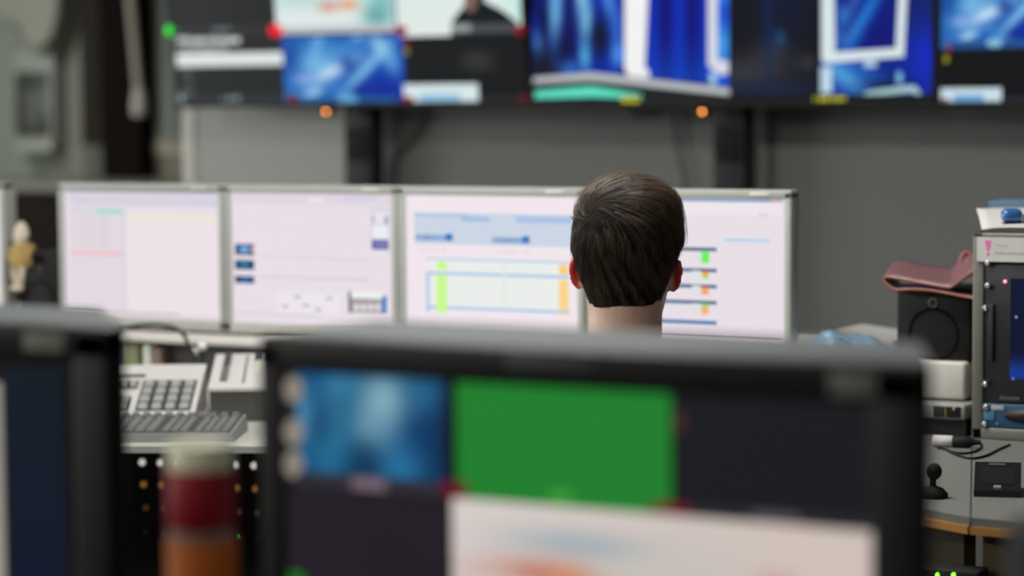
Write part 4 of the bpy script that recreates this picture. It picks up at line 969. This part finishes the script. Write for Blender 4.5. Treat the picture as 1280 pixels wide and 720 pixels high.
rm = body.modifiers.new('r', 'REMESH'); rm.mode = 'VOXEL'; rm.voxel_size = .0034; rm.use_smooth_shade = True
sm_ = body.modifiers.new('s', 'SMOOTH'); sm_.factor = .5; sm_.iterations = 3
# eyes
for sx in (-1, 1):
    e_ = MB().ball(tuple(HW((sx*.031, .076, -.004))), .0125, 16).build('eye', mat('eye_white', (225, 222, 215), .2), man)
    MB().lathe([(.0055, .0), (.0055, .001), (.0008, .0015)], tuple(HW((sx*.031, .088, -.004))), 16, 'y').build('iris', mat('iris_brown', (60, 42, 30), .2), e_)
# clothes
sh_ = MB()
loft_el(sh_, [(z, x, y, a+.012, b_+.012) for (z, x, y, a, b_) in TR[1:]])
for sx in (-1, 1):
    s0, e0, w0 = arms[sx]
    sh_.tube([Vector((sx*.08, -.085, hz-.20)), s0, s0.lerp(e0, .5), s0.lerp(e0, .8)], [.066, .066, .058, .054], 18)
o = sh_.build('shirt', mat('shirt_dark', (44, 48, 56), .85, bump=.2, scale=80), man); rm = o.modifiers.new('r', 'REMESH'); rm.mode = 'VOXEL'; rm.voxel_size = .006; rm.use_smooth_shade = True
tr_ = MB(); loft_el(tr_, [(.455, 0, -.24, .12, .10), (.49, 0, -.24, .18, .138), (.60, 0, -.23, .182, .136)])
for sx in (-1, 1):
    hp = Vector((sx*.09, -.22, .535)); kn = Vector((sx*.13, .20, .54)); an_ = Vector((sx*.12, .16, .10))
    tr_.tube([hp, hp.lerp(kn, .5), kn, kn.lerp(an_, .3), kn.lerp(an_, .95)], [.098, .085, .068, .064, .052], 18)
o = tr_.build('trousers', mat('trousers_navy', (36, 42, 58), .85, bump=.2, scale=80), man); rm = o.modifiers.new('r', 'REMESH'); rm.mode = 'VOXEL'; rm.voxel_size = .007; rm.use_smooth_shade = True
for sx in (-1, 1):
    an_ = Vector((sx*.12, .16, .10))
    m = MB(); m.tube([an_+Vector((0, -.045, -.052)), an_+Vector((0, .04, -.052)), an_+Vector((sx*.01, .155, -.066))], [.042, .045, .033], 16)
    m.ball(tuple(an_+Vector((sx*.01, .155, -.066))), .033, 14); m.build('shoe', M_BLACK, man)

# hair: dense cap following the skull, and fine strands combed out from the crown
def skull_R(D):
    """D: (n,3) unit directions -> distance from the head centre to the scalp"""
    lo = np.full(len(D), .02); hi = np.full(len(D), .16)
    for _ in range(22):
        t = (lo+hi)/2; p = D*t[:, None]
        a = np.interp(p[:, 2], TAB[:, 0], TAB[:, 1]); yb = np.interp(p[:, 2], TAB[:, 0], TAB[:, 2]); yf = np.interp(p[:, 2], TAB[:, 0], TAB[:, 3])
        yc = (yb+yf)/2; b_ = (yf-yb)/2
        f = (np.abs(p[:, 0]/np.maximum(a, 1e-4)))**2.25+(np.abs((p[:, 1]-yc)/np.maximum(b_, 1e-4)))**2.25
        inside = (f < 1) & (p[:, 2] < .119) & (p[:, 2] > -.119)
        lo = np.where(inside, t, lo); hi = np.where(inside, hi, t)
    return lo
def nrm(v): return v/np.maximum(np.linalg.norm(v, axis=1, keepdims=True), 1e-9)
WH = np.array([-.044, 0, .073]); WH[1] = -math.sqrt(max(0, .095**2-WH[0]**2))*.93
WHd = nrm(WH[None, :])[0]
def ss(a, b, x): t = np.clip((x-a)/(b-a), 0, 1); return t*t*(3-2*t)
def thick(p):
    z = p[:, 2]; y = p[:, 1]
    t = .0035+.0095*ss(-.050, .035, z)+.0085*ss(.045, .105, z)
    t += .003*ss(.0, .08, z)*ss(-.02, .07, p[:, 0])      # fuller on the parted-over side
    return t*(.75+.25*ss(-.12, -.02, y)*1.0+.0)+.002*ss(.03, .1, y)*ss(.05, .1, z)
def hair_zone(p):
    x, y, z = p[:, 0], p[:, 1], p[:, 2]
    zmin = np.where(y < -.030, -.084+.040*ss(.030, .064, np.abs(x)), np.where(y < .035, .004+(y+.03)*.1, .004+(y-.035)*1.25))
    zmin = np.where((y >= -.030) & (y < -.012), -.042+(y+.03)*2.5, zmin)
    return z-zmin
# cap
nl, na = 70, 120; V = []; idx = {}
th = np.linspace(.0, 1, nl)
D = []
for i in range(nl):
    el_ = PI/2-th[i]*(PI/2+.95)
    for k in range(na):
        a = 2*PI*k/na; D.append((math.cos(el_)*math.cos(a), math.cos(el_)*math.sin(a), math.sin(el_)))
D = np.array(D); Rr = skull_R(D); Pp = D*Rr[:, None]; zz = hair_zone(Pp); tk = thick(Pp)*.74*ss(-.006, .012, zz)-.003*(1-ss(-.006, .004, zz))
Q = D*(Rr+tk)[:, None]
fs = []
for i in range(nl-1):
    for k in range(na):
        k2 = (k+1) % na; q_ = (i*na+k, (i+1)*na+k, (i+1)*na+k2, i*na+k2)
        if max(zz[j] for j in q_) > -.004: fs.append(q_)
cm = MB().add([tuple(HW(p)) for p in Q], fs, 0, True)
MHC = mat('hair_dark', (30, 25, 21), .8, spec=.12, vary=.2, scale=200, bump=.4)
hair = cm.build('hair', MHC, man)
# strands
NS = 17000; seg = 8
D = nrm(rng.normal(size=(NS*4, 3))); Rr = skull_R(D); Pp = D*Rr[:, None]; ok = (hair_zone(Pp) > 0) & (rng.random(len(D)) < np.where(Pp[:, 1] > .02, .35, 1)); Pp = Pp[ok][:NS]; NS = len(Pp)
tone = rng.random(NS)*.6
ang0 = np.arctan2(Pp[:, 0]-WH[0], Pp[:, 2]-WH[2])
clump = np.sin(ang0*23+np.sin(ang0*7)*2)*.5+np.sin(ang0*41+1.3)*.3+np.sin(Pp[:, 0]*330+Pp[:, 2]*150)*.3
z_ = Pp[:, 2]; L_ = .012+.014*ss(-.05, .03, z_)+.040*ss(.04, .1, z_); L_ *= rng.uniform(.75, 1.2, NS)
base = rng.uniform(.55, .95, NS)+(rng.random(NS) < .02)*rng.uniform(.2, .5, NS); tone = np.clip(tone+.25+.35*clump, 0, 1)
pos = Pp.copy(); path = []
for s_ in range(seg):
    t = s_/(seg-1)
    d_ = nrm(pos); Rk = skull_R(d_); tkk = thick(d_*Rk[:, None])
    lift = base*(.70+.36*t)+.20*clump*(1 if s_ > 0 else .6)
    edge = ss(0, .02, hair_zone(d_*Rk[:, None]))
    path.append(d_*(Rk+tkk*np.clip(lift, .05, 1.45)*(.35+.65*edge)-.0004)[:, None])
    # flow
    away = pos-WH; dist = np.linalg.norm(away, axis=1, keepdims=True); n_ = d_
    tdir = away-n_*(away*n_).sum(1, keepdims=True); tdir = nrm(tdir)
    sw = np.cross(tdir, n_)          # clockwise seen from behind
    k_ = .25+.9*np.exp(-dist/.030)
    up_ = ss(.02, .09, pos[:, 2])[:, None]
    k_ = k_*(.5+.9*up_)
    v = tdir+sw*k_
    low = 1-ss(.02, .07, pos[:, 2])[:, None]
    v = v*(1-.75*low)+np.array([0, -.05, -1.0])*.9*low
    v += rng.normal(size=(NS, 3))*.035+np.array([.25, .25, 0])*up_
    v = v-n_*(v*n_).sum(1, keepdims=True); v = nrm(v)
    pos = pos+v*(L_/(seg-1))[:, None]; d2 = nrm(pos); pos = d2*skull_R(d2)[:, None]
path = np.array(path)            # seg,NS,3
A_ = np.array(Rroll.to_3x3()); path = path@A_.T; path[:, :, 2] += hz
rad = np.array([1, 1, 1, .95, .9, .75, .5, .15])*.00030
tg = np.gradient(path, axis=0); tg /= np.maximum(np.linalg.norm(tg, axis=2, keepdims=True), 1e-9)
nn = path-np.array([0, 0, hz]); nn -= tg*(nn*tg).sum(2, keepdims=True); nn /= np.maximum(np.linalg.norm(nn, axis=2, keepdims=True), 1e-9); bb = np.cross(tg, nn)
vv = np.zeros((NS, seg, 3, 3))
for k in range(3):
    a = 2*PI*k/3+PI/2
    vv[:, :, k, :] = (path+(nn*math.sin(a)+bb*math.cos(a)*1.6)*rad[:, None, None]).transpose(1, 0, 2)
verts = vv.reshape(-1, 3)
bi = np.arange(NS)[:, None, None]*seg*3+np.arange(seg-1)[None, :, None]*3; kk = np.arange(3)[None, None, :]; k2 = (kk+1) % 3
fq = np.stack([bi+kk, bi+k2, bi+k2+3, bi+kk+3], axis=-1).reshape(-1, 4)
me = bpy.data.meshes.new('strands'); me.vertices.add(len(verts)); me.vertices.foreach_set('co', verts.ravel())
me.loops.add(fq.size); me.loops.foreach_set('vertex_index', fq.ravel().astype(np.int32))
me.polygons.add(len(fq)); me.polygons.foreach_set('loop_start', np.arange(0, fq.size, 4, dtype=np.int32)); me.polygons.foreach_set('use_smooth', np.ones(len(fq), bool))
me.update()
at = me.attributes.new('tone', 'FLOAT', 'POINT'); at.data.foreach_set('value', np.repeat(tone, seg*3).astype(np.float32))
MH = mat('hair_strand', (70, 55, 45), .42, vary=0, spec=.35)
nt = MH.node_tree; bs = nt.nodes['Principled BSDF']; an2 = nt.nodes.new('ShaderNodeAttribute'); an2.attribute_name = 'tone'
mh = nt.nodes.new('ShaderNodeMix'); mh.data_type = 'RGBA'; mh.inputs[6].default_value = lin((22, 20, 19)); mh.inputs[7].default_value = lin((112, 94, 78))
nt.links.new(an2.outputs['Fac'], mh.inputs[0]); nt.links.new(mh.outputs[2], bs.inputs['Base Color'])
me.materials.append(MH); so = bpy.data.objects.new('strands', me); COL.objects.link(so); so.parent = hair; so['kind'] = 'stuff'

# office chair under the person
ch = thing('office_chair', 'black office chair under the dark haired person', 'chair', (HC.x, HC.y, 0), RZH)
MB().bbox(-.24, -.45, .36, .24, .02, .44, .03, seg=3).build('seat', M_BLACKM, ch)
o = MB().bbox(-.21, -.50, .50, .21, -.45, .84, .02, seg=3).build('backrest', M_BLACKM, ch)
MB().tube([(0, -.40, .37), (0, -.50, .42), (0, -.505, .62)], .02).build('back_support', M_BLACKM, ch)
MB().tube([(0, -.215, .08), (0, -.215, .37)], .028, 16).build('gas_column', M_STEEL, ch)
for k in range(5):
    a = 2*PI*k/5+.3; e_ = (.28*math.cos(a), -.215+.28*math.sin(a), .075)
    lg = MB().tube([(0, -.215, .10), e_], [.025, .016], 10).build('leg', M_BLACKM, ch)
    MB().lathe([(.012, -.02), (.026, -.018), (.026, .018), (.012, .02)], (e_[0], e_[1], .028), 18, 'x').build('castor', M_BLACK, lg)
#@@END

# ------------------------------------------------------------------ lights
def ceiling_lamp(x, y, w, d, power, label, color=(1, .985, .955)):
    t = thing('ceiling_light', label, 'light', (x, y, CEIL-.002))
    m = MB(); m.box(-w/2, -d/2, -.05, w/2, -d/2+.02, 0); m.box(-w/2, d/2-.02, -.05, w/2, d/2, 0); m.box(-w/2, -d/2+.02, -.05, -w/2+.02, d/2-.02, 0); m.box(w/2-.02, -d/2+.02, -.05, w/2, d/2-.02, 0)
    m.build('frame', M_CREAM, t)
    MB().box(-w/2+.02, -d/2+.02, -.02, w/2-.02, d/2-.02, -.012).build('diffuser', mat('diffuser', (240, 238, 232), .6, emit=(255, 248, 238), es=1.5), t)
    ld = bpy.data.lights.new('lamp', 'AREA'); ld.shape = 'RECTANGLE'; ld.size = w-.06; ld.size_y = d-.06; ld.energy = power; ld.color = color
    lo = bpy.data.objects.new('lamp', ld); COL.objects.link(lo); lo.parent = t; lo.location = (0, 0, -.03)
LAMPS = [(-5.2, .6, 1.2, .6, 105, 'long ceiling light over the far console end by the pale wall'),
         (-6.6, 6.0, .6, .6, 34, 'square ceiling light before the dark brown door'),
         (-2.1, 3.4, .9, .6, 50, 'wide ceiling light above the cream console desk'),
         (-3.0, -.4, 1.2, .6, 56, 'long ceiling light behind the near bench'),
         (.4, .6, .6, .6, 10, 'square ceiling light over bench end')]
# added glowing panel framed on the left wall; its light grazes the back wall
wz0, wz1, wy0, wy1 = .9, 2.2, 1.2, 4.2
wf = MB(); wf.box(-8.2, wy0-.06, wz0-.06, -8.14, wy1+.06, wz0); wf.box(-8.2, wy0-.06, wz1, -8.14, wy1+.06, wz1+.06); wf.box(-8.2, wy0-.06, wz0, -8.14, wy0, wz1); wf.box(-8.2, wy1, wz0, -8.14, wy1+.06, wz1)
struct('added_glow_frame', wf, M_CREAM)
wp = tag(MB().box(-8.19, wy0, wz0, -8.18, wy1, wz1).build('added_glow_panel', mat('added_glow', (220, 225, 225), .5, emit=(225, 232, 235), es=2.5)), kind='structure')
ld = bpy.data.lights.new('side_fill', 'AREA'); ld.shape = 'RECTANGLE'; ld.size = wz1-wz0; ld.size_y = wy1-wy0; ld.energy = 85; ld.color = (.97, 1, .97)  # fill light added in front of the glowing panel
lo = bpy.data.objects.new('side_fill', ld); COL.objects.link(lo); lo.location = (-8.12, (wy0+wy1)/2, (wz0+wz1)/2); lo.rotation_euler = (0, -PI/2, 0)
for L_ in LAMPS: ceiling_lamp(*L_)
wd_ = bpy.data.worlds.new('room_air'); S.world = wd_; wd_.use_nodes = True
wd_.node_tree.nodes['Background'].inputs[0].default_value = (.05, .05, .055, 1); wd_.node_tree.nodes['Background'].inputs[1].default_value = 1

# ------------------------------------------------------------------ camera
cd = bpy.data.cameras.new('camera'); cam = bpy.data.objects.new('camera', cd); COL.objects.link(cam)
cd.sensor_width = 36; cd.lens = F/1280*36; cd.clip_start = .05; cd.clip_end = 60
R = Matrix((( _r[0], _u[0], -_d[0], 0), (_r[1], _u[1], -_d[1], 0), (_r[2], _u[2], -_d[2], CH), (0, 0, 0, 1)))
cam.matrix_world = R
cd.dof.use_dof = True; cd.dof.focus_distance = 3.98; cd.dof.aperture_fstop = cd.lens/1000/.044
S.camera = cam
S.view_settings.view_transform = 'Standard'; S.view_settings.look = 'None'; S.view_settings.gamma = 1; S.view_settings.use_curve_mapping = False
S.view_settings.exposure = 0.0
try:
    S.cycles.use_denoising = True; S.cycles.max_bounces = 6; S.cycles.sample_clamp_indirect = 4
except Exception: pass
